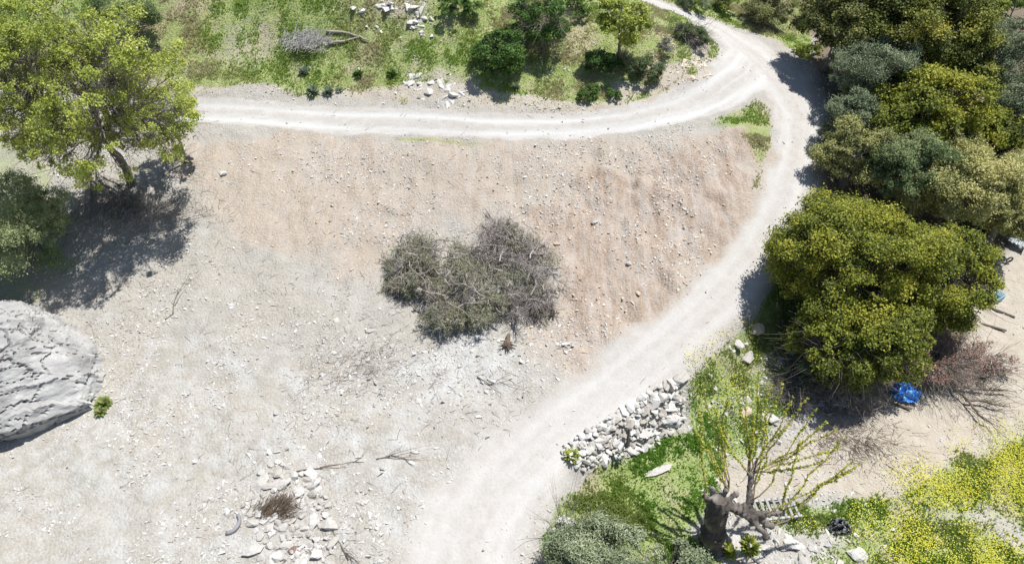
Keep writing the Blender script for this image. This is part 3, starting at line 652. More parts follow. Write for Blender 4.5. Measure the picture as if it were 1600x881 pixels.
T('shrub', 'small red-leaved shrub with leaves strewn over the sand', 'shrub', 1530, 560, 0.6, (1.69, 1.29, 0.46), 'redleaf', 66, 2600, .075, 1.4, 34, .24, low=-.6, tb=.55, tr=.4, trunk=.04, twigs=200)
T('shrub', 'dry grey-green shrub among stones under the largest oak', 'shrub', 1245, 590, 0.5, (0.89, 0.79, 0.46), 'greenolive', 67, 3500, .08, 2, 18, .3, low=-.8, tb=.4, trunk=.02, twigs=300)
# ------------------------------------------------------------------ the big grey boulder
def boulder():
    bm = bmesh.new(); bmesh.ops.create_icosphere(bm, subdivisions=7, radius=1)
    D = norm(np.array([v.co[:] for v in bm.verts])); F_ = np.array([[q.index for q in f.verts] for f in bm.faces]); bm.free()
    planes = [((.05, -.22, 1), 1.75), ((-.5, .1, 1), 2.2), ((.30, .55, 1), 2.1), ((1, .05, .16), 3.5), ((.9, -.7, -.02), 4.2), ((.75, .75, .25), 3.9), ((-.1, 1, .5), 3.1), ((-1, .2, .1), 5.0),
              ((.10, -1, -.62), 2.35), ((-.5, -1, -.15), 3.4), ((.45, -1, .10), 3.35), ((.1, -.8, .8), 2.55), ((0, 0, -1), 1.9), ((.9, -.1, .8), 3.05)]
    rr = np.random.default_rng(12); PN = [(np.array(n)/np.linalg.norm(n), d) for n, d in planes]
    rad_at = lambda n: min(d/max(float(n @ q), 1e-6) for q, d in PN if float(n @ q) > 1e-3)
    extra = []
    for q in rdir(rr, 70):
        extra.append((q, rad_at(q)*rr.uniform(.90, .985)))
    R_ = np.full(len(D), 1e9)
    for n, d in PN+extra:
        k = D @ n; R_ = np.where(k > 1e-3, np.minimum(R_, d/np.maximum(k, 1e-3)), R_)
    V = D*(R_*np.array(1.57))[:, None]
    x, y, z = V.T
    # slanting rock beds: steps and long cracks along one direction
    u = -.52*x+.86*y+.5*z; w = .85*x+.5*y
    warp = (fbm(x*.6, y*.6, z*.6, 4, 71)-.5)*1.5
    s = (u*.8+warp*.8); fr = s-np.floor(s)
    step = (fr**4)*.30*sstep(.3, .6, fbm(w*.4, u*.4, z*.3, 2, 79))
    big = (fbm(x*.45, y*.45, z*.45, 3, 72)-.5)*1.1
    rid = 1-np.abs(fbm(x*.55+w*.2, y*.9, z*1.2, 4, 73)-.5)*2
    crack = -sstep(.955, .995, rid)*.16
    rid2 = 1-np.abs(fbm(u*2.6+9, w*.55, z*.4, 3, 75)-.5)*2
    crack = crack-sstep(.955, .995, rid2)*.10
    fine = (fbm(u*5, w*1.7, z*2, 4, 74)-.5)*.16+(fbm(x*6, y*6, z*6, 3, 76)-.5)*.05
    V = V+D*(step-.12+big*.22+crack*1.5+fine*1.0)[:, None]
    mb = MB(); mb.add(V, F_, np.clip(.52+(fbm(x*1.1, y*1.1, z*1.1, 4, 77)-.5)*.9, 0, 1))
    p = G(-4, 603)
    o = mb.build('boulder', M['slate'], smooth=False, loc=(p[0]-.3, p[1]-.1, p[2]+.8))
    tag(o, 'huge pale grey layered boulder cut by the photo margin', 'boulder')

boulder()

# ------------------------------------------------------------------ dry stone wall along the road shoulder
def stone_wall():
    r = np.random.default_rng(5)
    top = PX((872, 708), (905, 680), (945, 655), (985, 632), (1022, 607), (1052, 590)); bot = PX((905, 738), (945, 722), (990, 712), (1030, 695), (1062, 665), (1068, 625))
    def lerp(L, t):
        acc = np.concatenate([[0], np.cumsum(np.linalg.norm(np.diff(L, axis=0), axis=1))]); acc /= acc[-1]
        return np.array([np.interp(t, acc, L[:, 0]), np.interp(t, acc, L[:, 1])])
    base = G(960, 690); mb = MB(); P = []; S_ = []
    for i in range(28):
        for j in range(8):
            t = (i+.5+r.uniform(-.3, .3)+.5*(j % 2))/28.5; k = (j+.5+r.uniform(-.25, .25))/8
            a = lerp(top, min(t, 1)); b = lerp(bot, min(t, 1)); q = a*(1-k)+b*k
            P.append(q); s = r.choice([.12, .17, .22, .3])*r.uniform(.85, 1.15); S_.append((s*r.uniform(1, 1.5), s, s*r.uniform(.6, .9)))
    P = np.array(P); kk = hz(P); P3 = np.column_stack([P, kk+r.uniform(.0, .14, len(P))])
    stones(mb, P3-base, S_, r, HB, r.uniform(.25, 1, len(P)), .35)
    q = P3[r.integers(0, len(P3), 260)]+np.column_stack([r.normal(0, .25, (260, 2)), np.full(260, -.02)]); stones(mb, q-base, r.uniform(.05, .13, 260), r, HS)
    o = mb.build('dry_stone_wall', M['rock'], loc=base)
    tag(o, 'collapsing dry stone retaining wall of pale angular stones between dirt road and grass', 'stone wall')
stone_wall()
RK = [rock_mesh('rock', i, 'rock', .45+.07*(i % 5)) for i in range(10)]
RT = [rock_mesh('rock', 20+i, 'tanrock', .5) for i in range(3)]
PR = put_rock
gw = 'large pale rocks around the stone wall'
PR('rock', RK[0], 1063, 592, (.55, .42, .38), .6, 'large pale rock at the upper end of the stone wall, nearest the verge grass', group=gw)
PR('rock', RK[1], 1047, 606, (.42, .40, .40), 1.4, 'rounded pale rock second from the upper end of the stone wall', group=gw, sink=.1)
PR('rock', RK[2], 1033, 624, (.36, .42, .38), 2.4, 'pale upright rock third from the upper end of the stone wall', group=gw, sink=.1)
PR('rock', RK[3], 1047, 652, (.45, .6, .3), .3, 'long pale block at the outer side of the stone wall', group=gw)
PR('rock', RK[4], 1010, 676, (.75, .34, .25), .1, 'flat grey slab low in the stone wall beside the wooden post', group=gw)
PR('rock', RT[0], 1180, 516, (.6, .5, .4), .4, 'tan squarish boulder on the verge under the largest oak', group=gw)
PR('rock', RK[5], 1168, 560, (.55, .42, .35), 1.0, 'white rounded rock on the verge below the tan boulder', group=gw)
PR('rock', RK[6], 1152, 538, (.45, .35, .25), 2.0, 'pale rock between tan boulder and white rounded rock', group=gw)
PR('rock', RK[7], 1030, 735, (.75, .3, .18), .35, 'flat pale slab lying in the grass of the lower terrace', group=gw)
PR('rock', RK[8], 1205, 655, (.5, .35, .25), 2.3, 'pale rock among the shoots of the pollarded tree', group=gw)
PR('rock', RT[1], 1165, 645, (.5, .3, .22), .8, 'light tan rock half buried behind the yellow shoots', group=gw)
# rock outcrop on the hill
def outcrop(name, pts, label, seed, mat='rock'):
    r = np.random.default_rng(seed); base = G(*pts[0][:2]); mb = MB()
    for (px, py, sx, sy, s_z) in pts:
        for _ in range(12):
            q = G(px+r.normal(0, sx*13), py+r.normal(0, sy*9)); k = r.choice([.25, .4, .7, 1])
            stones(mb, (q-base+[0, 0, -s_z*.35*k-.06])[None], [(sx*k*.9, sy*k*.9, max(s_z*k, .18)*1.3)], r, HB, np.array([r.uniform(.55, 1)]), .25)
    return tag(mb.build(name, M[mat], loc=base), label, 'rock outcrop')
outcrop('rock_outcrop', [(652, 122, .8, .5, .3), (660, 140, .7, .6, .35), (700, 130, .7, .5, .3), (715, 148, .8, .5, .35), (690, 158, .6, .4, .3), (640, 130, .5, .4, .2)], 'white rock outcrop breaking through the grass above the upper track', 91)
outcrop('rock_outcrop', [(1083, 82, .6, .5, .45), (1090, 100, .5, .5, .4), (1068, 98, .5, .5, .4), (1098, 118, .5, .3, .3), (1055, 65, .5, .3, .3), (1078, 120, .5, .3, .3)], 'tan rock ledge on the rim above the junction of the two tracks', 92, 'tanrock')
outcrop('rock_outcrop', [(600, 8, .9, .5, .2), (640, 12, .9, .6, .25), (655, 28, .7, .5, .2), (565, 15, .7, .3, .15), (648, 42, .5, .4, .2)], 'patch of pale broken rock at the top of the grassy hill', 93)

# ------------------------------------------------------------------ rubble heap and loose rocks
r = np.random.default_rng(8)
ORD = ['largest ', 'second largest ', 'third largest ', 'fourth largest ', 'fifth largest ', 'sixth largest ', 'seventh largest ', 'eighth largest ', 'ninth largest ', 'small ']
def clump(n, poly, smin, smax, label, where, group, meshes, zl=.0, mindist=.8):
    P = []; tries = 0
    C = scatter_px(r, n*12, poly)
    for c in C:
        s = r.uniform(smin, smax)*(r.uniform(.75, 1.3))
        if all(np.linalg.norm(c[:2]-q[0][:2]) > (s+q[1])*mindist for q in P): P.append((c, s))
        if len(P) >= n: break
    cen = np.mean([c[:2] for c, _ in P], 0); sp_r = np.mean([np.linalg.norm(c[:2]-cen) for c, _ in P]); seen = {}
    for c, s in sorted(P, key=lambda q: -q[1]):
        dx, dy = (c[:2]-cen)/sp_r; part = ('upper ' if dy > .35 else 'lower ' if dy < -.35 else '')+('left' if dx < -.35 else 'right' if dx > .35 else ''); part = (part.strip() or 'middle')
        k = seen.get(part, 0); seen[part] = k+1; lb = ORD[min(k, 9)]+label+(' '+where % part)
        o = bpy.data.objects.new('rock', meshes[r.integers(0, len(meshes))]); COL.objects.link(o)
        o.location = (c[0], c[1], c[2]+s*.02+zl); o.scale = (s*r.uniform(1, 1.35), s, s*r.uniform(.6, .95)); o.rotation_euler = (r.normal(0, .3), r.normal(0, .3), r.uniform(0, 6.28))
        tag(o, lb, 'rock', group)
    return P
clump(95, [(415, 755), (470, 735), (512, 775), (522, 830), (525, 930), (385, 930), (395, 850), (395, 790)], .12, .38, 'pale angular rock', 'in the %s part of the rubble heap', 'rocks of the rubble heap', RK, .03, .66)
clump(14, [(405, 735), (440, 715), (470, 735), (450, 760), (410, 765)], .16, .34, 'pale rock', 'at the %s of the cluster above the rubble heap', 'rocks above the rubble heap', RK, .02, .8)
clump(7, [(480, 725), (500, 735), (495, 765), (475, 755)], .15, .34, 'pale rock', 'at the %s of those beside the rubble heap top', 'rocks beside the rubble heap', RK, .02, .8)
clump(24, [(1140, 850), (1180, 835), (1260, 845), (1340, 850), (1350, 920), (1150, 920)], .16, .5, 'pale block', 'in the %s part of the heap below the pollarded tree', 'blocks below the pollarded tree', RK, .05, .7)
clump(12, [(1080, 600), (1110, 640), (1230, 700), (1200, 600), (1150, 590)], .12, .25, 'pale stone', 'at the %s of the terrace behind the yellow shoots', 'stones behind the yellow shoots', RK, 0, 1)
clump(26, [(860, 360), (1060, 280), (1100, 360), (1000, 470), (900, 560), (870, 480)], .10, .20, 'tan stone', 'in the %s part of the reddish slope', 'stones on the reddish slope', RT+RK[:2], 0, 1.5)
clump(16, [(450, 480), (600, 520), (700, 640), (560, 650), (470, 600)], .10, .2, 'white stone', 'at the %s of the pale ground before the brushwood pile', 'stones in front of the brushwood pile', RK, 0, 1.5)
clump(12, [(1190, 560), (1240, 540), (1290, 640), (1230, 640)], .15, .32, 'grey stone', 'at the %s of the shade under the largest oak', 'stones under the largest oak', RK, 0, 1)
PR('rock', RK[9], 348, 272, (.3, .26, .2), .4, 'single pale rock lying near the shade of the spring tree, on the bare slope')
PR('rock', RK[0], 578, 517, (.27, .2, .15), .4, 'white rock lying left of the brushwood pile on the pale ground')
PR('rock', rock_mesh('rock', 33, 'redleaf', .2, 1), 457, 858, (.18, .28, .12), -.4, 'dark reddish brown stone in the middle of the rubble heap')
# ------------------------------------------------------------------ gravel and litter nobody could count
def near_density(P):
    bare = (1-np.clip(density(P), 0, 1))
    lit = zone(P, 'litter', .6, .5)
    return bare*(1-lit*.6)
r = np.random.default_rng(21)
def gravel(name, n, s0, s1, box, seed, fn, mat):
    r = np.random.default_rng(seed); P = r.uniform((box[0], box[2]), (box[1], box[3]), (n, 2))
    P = P[r.random(n) < fn(P)]; s = s0*(s1/s0)**(r.random(len(P))**4.5); z = hz(P)+s*.15
    mb = MB(); stones(mb, np.column_stack([P, z]), np.column_stack([s*1.25, s, s*.7]), r, HS, np.clip(r.normal(.72, .25, len(P)), 0, 1), .4)
    o = mb.build(name, M[mat]); o['kind'] = 'stuff'
def gf(P):
    n = fbm(P[:, 0]*.45, P[:, 1]*.45, 0, 4, 55)
    tr = np.minimum(np.abs(track(P, 0)[0]), np.abs(track(P, 1)[0]))
    return near_density(P)*sstep(.44, .64, n)*(.12+.88*sstep(.75, 1.15, tr))*(1-zone(P, 'sand', .6, .5)*.7)
gravel('gravel', 230000, .022, .12, (-36, 32, 10, 46), 1, gf, 'rock')
def gr(P):
    n = fbm(P[:, 0]*.6, P[:, 1]*.6, 0, 4, 58); tr = np.minimum(np.abs(track(P, 1)[0]), np.abs(track(P, 0)[0]))
    return (zone(P, 'red', 1, 1, 12)*.9+zone(P, 'pink', 1.2, 1.2, 11)*.4)*sstep(.42, .62, n)*sstep(1.0, 1.2, np.abs(tr))
gravel('gravel', 60000, .02, .14, (-20, 20, 18, 46), 2, gr, 'tanrock')
def rubble(P):
    return sum(np.exp(-((P-PX((px, py))[0])**2).sum(1)/q**2)*k for px, py, q, k in ((450, 830, 2.3, 1), (440, 735, 1.5, 1), (560, 790, 2.5, .4), (730, 570, 2.4, .7), (540, 600, 2.5, .5), (1240, 860, 3, 1), (1150, 640, 2.5, .5), (870, 560, 2.2, .7), (780, 870, 2, .05), (690, 150, 2, .6), (620, 20, 3, .6), (1070, 110, 2, .6), (880, 165, 2.4, .5), (1190, 550, 1.6, .6)))
gravel('rubble', 90000, .04, .20, (-20, 26, 6, 60), 3, lambda P: np.clip(rubble(P), 0, 1)*.8*sstep(.95, 1.2, np.minimum(np.abs(track(P, 0)[0]), np.abs(track(P, 1)[0]))), 'rock')
def twigs_stuff():
    r = np.random.default_rng(4); spots = [(450, 450, 5, 130), (560, 600, 4, 200), (280, 480, 4, 50), (420, 780, 2.4, 150), (330, 720, 3, 60), (740, 600, 2.5, 160), (600, 520, 3, 130), (250, 340, 3, 300), (880, 500, 2, 60), (1350, 690, 2.5, 250), (1180, 640, 2.5, 300), (600, 300, 9, 250), (1230, 600, 1.5, 500), (1300, 630, 1.5, 400), (150, 500, 3, 120), (500, 850, 2, 200), (1520, 620, 2.2, 250)]
    A = []
    for px, py, s, n in spots: A.append(PX((px, py))[0]+r.normal(size=(n, 2))*s*.6)
    A = np.concatenate(A); n = len(A); th = r.normal(.3, 1.0, n); l = .12+.6*r.random(n)**3
    B = A+np.column_stack([np.cos(th), np.sin(th)])*l[:, None]
    mb = MB(); twig_mesh(mb, np.column_stack([A, hz(A)+.015]), np.column_stack([B, hz(B)+r.uniform(.01, .12, n)]), .013, r, r.uniform(0, .9, n), .1)
    mb.build('fallen_twigs', M['dryt'])['kind'] = 'stuff'
twigs_stuff()

# ------------------------------------------------------------------ the brushwood pile
def brush_pile():
    r = np.random.default_rng(14); base = G(735, 470)
    root = empty('brushwood_pile', base, 'great heap of cut brushwood with grey-green leaves and bare branches on the bare ground', 'brushwood pile')
    # outline of the heap's humps: pixel, height, radius
    H = [(640, 388, .7, 1.0), (668, 400, 1.0, 1.1), (640, 425, .8, 1.0), (690, 420, 1.2, 1.2), (730, 400, 1.2, 1.2), (765, 375, 1.1, 1.0), (800, 375, 1.2, 1.1), (832, 400, 1.2, 1.1), (842, 440, 1.1, 1.0), (795, 425, 1.5, 1.3), (745, 440, 1.5, 1.3), (690, 450, 1.2, 1.2), (655, 445, .8, .9), (712, 478, 1.0, 1.0), (758, 478, 1.2, 1.1), (800, 468, 1.1, 1.1), (838, 470, .8, .8), (725, 498, .7, .7), (780, 358, .5, .7), (625, 448, .35, .5), (700, 505, .4, .6)]
    L = MB(); Tm = MB()
    for k, (px, py, h, s) in enumerate(H):
        c = above(px, py, h*.6)-base; c[2] = max(c[2], .3)
        grn = (px < 790 and py > 380) or px < 700
        for b in range(8):
            # one cut branch: a bent stem, side twigs towards its tip, leaves on most of them
            a0 = c+r.normal(size=3)*[s*.45, s*.4, h*.22]; th = r.uniform(0, 6.28) if r.random() < .5 else r.normal(-.6, .5)
            d = np.array([math.cos(th), math.sin(th), r.uniform(-.45, .35)]); l = r.uniform(.9, 2.0)*s
            st = a0-d*l*.45; en = a0+d*l*.5; st[2] = max(st[2], .05); en[2] = max(en[2], .08)
            w = wander(st, en, r, 7, .09); w[:, 2] += np.sin(np.linspace(0, 3.14, 7))*.12; Tm.tube(w, np.linspace(.04, .014, 7), 5, r.uniform(.35, .9))
            m = 46; t = r.uniform(1.2, 5.99, m); i0 = t.astype(int); f = (t-i0)[:, None]; A = w[i0]*(1-f)+w[np.minimum(i0+1, 6)]*f
            dd = norm(d*.8+rdir(r, m)*.85+[0, 0, .12]); B = A+dd*r.uniform(.25, .8, (m, 1)); B[:, 2] = np.maximum(B[:, 2], .04)
            twig_mesh(Tm, A, B, .013, r, r.uniform(.1, 1, m), .16)
            m2 = 60; q = r.integers(0, m, m2); A2 = A[q]+(B-A)[q]*r.uniform(.3, .9, (m2, 1)); B2 = A2+norm(dd[q]+rdir(r, m2)*.8)*r.uniform(.15, .4, (m2, 1)); B2[:, 2] = np.maximum(B2[:, 2], .03)
            twig_mesh(Tm, A2, B2, .009, r, r.uniform(.1, 1, m2), .16, 2)
            if r.random() < (.85 if grn else .18):
                n = 520; q = r.integers(0, m2, n); C = A2[q]+(B2-A2)[q]*r.uniform(0, 1.1, (n, 1))+r.normal(size=(n, 3))*.035; C[:, 2] = np.maximum(C[:, 2], .03)
                leaf_quads(L, C, norm(rdir(r, n)+[0, 0, .6]), .085, 2.6, .5+r.normal(0, .25)+r.normal(0, .15, n), r)
    L.build('foliage', M['wilted'], root); Tm.build('twigs', M['dryt'], root)
    for (a, b, h, rad) in [((648, 428), (700, 408), 1.3, .07), ((640, 415), (688, 470), 1.2, .05), ((700, 405), (735, 398), 1.5, .06), ((788, 360), (822, 400), 1.5, .06), ((800, 362), (808, 392), 1.5, .05), ((822, 445), (830, 415), 1.5, .07),
                           ((830, 400), (845, 380), 1.2, .05), ((655, 450), (685, 475), 1.2, .05), ((735, 390), (790, 385), 1.4, .05), ((820, 350), (842, 372), 1.0, .04), ((800, 430), (845, 420), 1.5, .05), ((660, 402), (640, 440), 1.1, .05), ((770, 400), (815, 415), 1.6, .05), ((700, 470), (760, 505), 1.3, .04), ((790, 375), (830, 395), 1.6, .05), ((810, 410), (850, 440), 1.5, .05)]:
        A = above(*a, h)-base; B_ = above(*b, h)-base; q = MB(); q.tube(wander(A, B_, r, 8, .07), np.linspace(rad*.62, rad*.22, 8), 6, r.uniform(.1, .7)); q.build('branch', M['deadwood'], root, True)
brush_pile()
def stump(px, py, s, label, seed):
    r = np.random.default_rng(seed); base = G(px, py); mb = MB()
    mb.tube(wander(np.array([.05, .55, .12])*s, np.array([-.05, -.6, .25])*s, r, 9, .05), np.array([.10, .13, .12, .15, .17, .2, .26, .3, .2])*s, 9, .4)
    for k in range(16):
        th = r.normal(-1.57, .8); p = wander(np.array([0, -.45, .2])*s, np.array([math.cos(th)*.75, math.sin(th)*.75-.35, r.uniform(0, .5)])*s, r, 6, .12); mb.tube(p, np.linspace(.06*s, .008, 6), 5, r.uniform(.1, .9))
    tag(mb.build('uprooted_stump', M['brown'], loc=base, smooth=True), label, 'tree stump')
stump(793, 532, .7, 'brown torn root stump at the front foot of the brushwood pile', 3)
stump(864, 487, .45, 'small dark root stump beside the brushwood pile on the reddish slope', 4)
def brush(name, px, py, R, n, mat, label, seed, h=.4, d0=(.8, .6), cat='brush heap', leaf=None, rad=.012):
    r = np.random.default_rng(seed); base = G(px, py); mb = MB()
    A = r.normal(size=(n, 3))*[R[0]*.45, R[1]*.45, h*.3]; A[:, 2] = np.abs(A[:, 2])+.02
    d = np.array([d0[0], d0[1], .1])+rdir(r, n)*.7; B = A+norm(d)*r.uniform(.3, .9, (n, 1)); B[:, 2] = np.abs(B[:, 2])
    twig_mesh(mb, A, B, rad, r, r.uniform(0, 1, n), .15)
    o = mb.build(name, M[mat], loc=base); tag(o, label, cat)
    if leaf:
        l = MB(); k = r.integers(0, n, leaf[1]); C = A[k]+(B-A)[k]*r.random((leaf[1], 1)); leaf_quads(l, C, norm(rdir(r, leaf[1])+[0, 0, .4]), .08, 2.5, r.uniform(.2, .9, leaf[1]), r); l.build('foliage', M[leaf[0]], o)
    return o
brush('dry_brush_heap', 428, 800, (.7, .35), 420, 'brown', 'heap of fine brown dry brush lying across the rubble heap', 6, .25, (.7, .9))
brush('dry_brush_heap', 1240, 610, (1.3, 1.0), 900, 'dryt', 'tangle of bare grey twigs at the verge side foot of the largest oak', 7, .6, (-.3, -.6))
brush('dry_brush_heap', 1325, 615, (1.4, 1.2), 2200, 'dryt', 'curtain of bare grey-brown twigs at the foot of the largest oak', 8, 1.6, (.1, -.4))
brush('dry_brush_heap', 478, 66, (1.5, 1.5), 1500, 'silver', 'silvery bleached dead brush heap on the grassy hill', 9, .7, (.5, .7), leaf=('silverleaf', 5000))
brush('dry_brush_heap', 205, 330, (4.2, 1.8), 1500, 'dryt', 'strewn grey prunings on the ground in the shade of the spring tree', 10, .35, (.3, .5), rad=.016)
FP = brush('fallen_prunings', 560, 572, (3.2, 1.6), 260, 'dryt', 'thin scatter of brown prunings in front of the brushwood pile', 12, .15, (.8, .4), rad=.011)
FQ = brush('fallen_prunings', 1330, 690, (2.2, 1.2), 260, 'brown', 'scatter of dark brown prunings on the sand below the largest oak', 13, .15, (.5, -.5), rad=.013)
FP['kind'] = FQ['kind'] = 'stuff'
def dead_limb(px, py, ends, label, seed, rad=.09, name='fallen_branch', mat='deadwood', fine=0, h=.15):
    r = np.random.default_rng(seed); base = G(px, py); mb = MB(); a = np.array([0, 0, h])
    for k, pts in enumerate(ends):
        P = [G(*q)-base+[0, 0, h] for q in pts]
        for i in range(len(P)-1):
            w = wander(P[i], P[i+1], r, 5, .05); r0 = rad*(1-.75*i/len(P)); r1 = rad*(1-.75*(i+1)/len(P)); mb.tube(w, np.linspace(r0, r1, 5), 6, .7)
        if fine:
            q = np.concatenate([np.linspace(P[i], P[i+1], 8) for i in range(len(P)-1)]); A = q[r.integers(len(q)//4, len(q), fine)]
            d = norm(P[-1]-P[0])+rdir(r, fine)*.7; d[:, 2] = np.abs(d[:, 2])*.35; twig_mesh(mb, A, A+d*r.uniform(.4, 1.3, (fine, 1)), .014, r, r.uniform(.2, .8, fine), .14)
    return tag(mb.build(name, M[mat], loc=base, smooth=True), label, 'branch')
dead_limb(515, 55, [[(510, 54), (545, 56), (577, 67)], [(508, 72), (540, 68), (562, 62)]], 'forked bleached branch lying in the hill grass beside the silvery brush', 1, .10)
dead_limb(1470, 600, [[(1466, 597), (1482, 610), (1505, 630), (1525, 655), (1545, 668)], [(1482, 610), (1497, 597), (1530, 590), (1560, 585)], [(1505, 630), (1530, 632), (1560, 640)], [(1482, 610), (1520, 612), (1570, 615)]], 'long dark dead branch with fine twigs lying on the sand by the pinkish shrub', 2, .075, mat='twig', fine=30, h=.3)
dead_limb(180, 300, [[(140, 268), (158, 290), (178, 312), (186, 345)], [(120, 262), (150, 300), (150, 325)], [(160, 280), (190, 300), (215, 330)]], 'bare pale branches hanging low under the spring tree into its shade', 3, .07, h=.5, fine=120)
for px, py, q, w in [(785, 598, [(745, 592), (765, 602), (800, 592)], 'forked dark stick on the pale ground below the root stump'), (480, 720, [(455, 740), (500, 732), (560, 722)], 'thin long stick on the pale ground above the rubble heap'), (620, 715, [(588, 718), (610, 713), (632, 716)], 'short crooked stick between rubble heap and dirt road'), (270, 495, [(258, 500), (272, 490), (279, 450)], 'bent dark stick on the bare ground right of the boulder'), (538, 858, [(520, 830), (535, 855), (545, 875)], 'crooked stick beside the rubble heap on its road side')]:
    dead_limb(px, py, [q], w, px, .028, 'stick', 'twig', fine=6, h=.05)
# curved piece of pipe in the rubble
def pipe():
    base = G(366, 818); mb = MB(); th = np.linspace(-1.5, .9, 12); mb.tube(np.column_stack([np.cos(th)*.42-.2, np.sin(th)*.42, .1+.02*th]), np.linspace(.09, .06, 12), 10, .35)
    tag(mb.build('broken_pipe', M['greyplastic'], loc=base, smooth=True), 'curved grey piece of broken pipe on the soil near the rubble heap', 'pipe')
pipe()
# wooden post leaning on the stone wall
def post():
    b = G(978, 702); mb = MB(); mb.tube(np.array([[0, 0, -.2], [.03, .12, .5], [.05, .3, 1.15]]), [.07, .065, .055], 8, .35); mb.tube(np.array([[-.08, .32, 1.05], [.14, .3, 1.14]]), [.03, .025], 6, .3)
    tag(mb.build('wooden_post', M['bark'], loc=b, smooth=False), 'short weathered wooden post leaning against the face of the stone wall', 'post')
post()

# ------------------------------------------------------------------ pollarded tree
def pollard():
    TH = .72
    r = np.random.default_rng(77); base = G(1113, 850); base[2] -= .05
    root = empty('pollarded_tree', base, 'pollarded mulberry-like tree with thick gnarled trunk and long yellow-budding shoots', 'tree')
    rel = lambda px, py, h: above(px, py, h)-base
    head = rel(1124, 778, 3.0)
    tm = MB()
    def lump(p, q, r0, r1, n=9):
        w = wander(np.array(p), np.array(q), r, n, .05); tm.tube(w, np.linspace(r0, r1, n)*(1+.22*np.sin(np.arange(n)*2.1+r.uniform(0, 6))), 12, .5)
        tm.tube(w[-2:]+[0, 0, .02], [r1*1.35, r1*1.1], 10, .5)
    lump([0, 0, -.3], head*[.8, .8, .75], .5, .36); lump([0, .05, .3], head, .4, .3)
    knobs = [(1112, 764, 3.2), (1102, 776, 3.0), (1135, 766, 3.2), (1150, 772, 3.0), (1172, 782, 2.8), (1146, 795, 2.7), (1190, 806, 2.4), (1205, 822, 2.2), (1222, 800, 2.4), (1196, 838, 1.9), (1174, 742, 3.4)]
    K = []
    for k in knobs:
        p = rel(*k); K.append(p); st = head*.85 if k[0] < 1165 else rel(1165, 798, 2.5)
        lump(st, p, .17, .09, 7); tm.tube(np.array([p-[0, 0, .1], p+[0, 0, .06], p+[0, 0, .14]]), [.11, .14, .07], 9, .7)
    lump(head*.9, rel(1165, 798, 2.5), .26, .2)
    for th in np.arange(0, 6.28, .9): lump([math.cos(th)*.25, math.sin(th)*.25, .1], [math.cos(th)*.95, math.sin(th)*.8, -.25], .16, .07, 5)
    tmp = tm.build('trunk', M['bark'], None)
    md = tmp.modifiers.new('r', 'REMESH'); md.mode = 'VOXEL'; md.voxel_size = .035
    dg = bpy.context.evaluated_depsgraph_get(); me = bpy.data.meshes.new_from_object(tmp.evaluated_get(dg)); bpy.data.objects.remove(tmp)
    n = len(me.vertices); co = np.empty(n*3); me.vertices.foreach_get('co', co); co = co.reshape(-1, 3); no = np.empty(n*3); me.vertex_normals.foreach_get('vector', no); no = no.reshape(-1, 3)
    x, y, z = co.T; th = np.arctan2(y, x)
    co = co+no*(((1-np.abs(fbm(x*4, y*4, z*1.1, 4, 3)-.5)*2)*-.12+.09)+(fbm(x*9, y*9, z*4, 3, 4)-.5)*.08)[:, None]
    me.vertices.foreach_set('co', co.ravel()); me.materials.clear(); me.materials.append(M['gnarl'])
    if 'tint' in me.attributes: me.attributes.remove(me.attributes['tint'])
    a = me.attributes.new('tint', 'FLOAT', 'POINT'); a.data.foreach_set('value', np.clip(fbm(x*2, y*2, z*2, 3, 6)*1.2-.1, 0, 1).astype(np.float32))
    me.polygons.foreach_set('use_smooth', np.ones(len(me.polygons), bool)); me.update()
    o = bpy.data.objects.new('trunk', me); COL.objects.link(o); o.parent = root
    # shoots: photo position of the tip and its height
    tips = [(a_, b_, h_+1.2) for a_, b_, h_ in [(1085, 668, 4.2), (1098, 600, 5.0), (1118, 640, 4.6), (1135, 590, 5.2), (1150, 610, 5.0), (1165, 600, 5.2), (1186, 585, 5.3), (1205, 600, 5.2), (1222, 598, 5.0), (1240, 620, 4.8), (1262, 622, 4.7), (1275, 640, 4.6), (1290, 660, 4.4), (1305, 672, 4.3), (1318, 680, 4.2), (1312, 700, 3.9), (1340, 718, 3.7), (1352, 720, 3.6), (1330, 735, 3.3), (1108, 690, 3.6), (1130, 680, 3.8), (1178, 650, 4.4), (1230, 665, 4.0), (1250, 690, 3.6), (1092, 640, 4.5), (1200, 640, 4.4), (1285, 720, 3.2)]]
    sh = MB(); lf = MB()
    for i, tp in enumerate(tips):
        e = rel(*tp); d = np.array([np.linalg.norm((q-e)*[1, 1, .3]) for q in K]); k = K[np.argsort(d)[r.integers(0, 3)]]
        w = wander(k, e, r, 12, .025); w[:, 2] += np.sin(np.linspace(0, math.pi, 12))*-.12
        rr = np.linspace(.032, .008, 12); q = MB(); q.tube(w, rr, 5, .6); q.build('shoot', M['shoot'], root, True)
        n = 200; t = .22+.78*r.random(n)**.9; jj = t*11; i0 = np.minimum(jj.astype(int), 10); f = (jj-i0)[:, None]; C = w[i0]*(1-f)+w[i0+1]*f+rdir(r, n)*r.uniform(.02, .13, (n, 1))
        # buds sit in bunches along the shoot
        b = np.round(t*22)/22*11; i1 = np.minimum(b.astype(int), 10); f = (b-i1)[:, None]; C = C*.35+(w[i1]*(1-f)+w[i1+1]*f+rdir(r, n)*.06)*.65
        leaf_quads(lf, C, norm(rdir(r, n)+[0, 0, .5]), .085, 1.4, r.uniform(0, 1, n), r)
        m = 5; a = w[r.integers(3, 11, m)]; twig_mesh(sh, a, a+(norm(e-k)+rdir(r, m)*.6)*r.uniform(.25, .7, (m, 1)), .008, r, .6)
    sh.build('side_twigs', M['shoot'], root); lf.build('buds', M['bud'], root)
pollard()

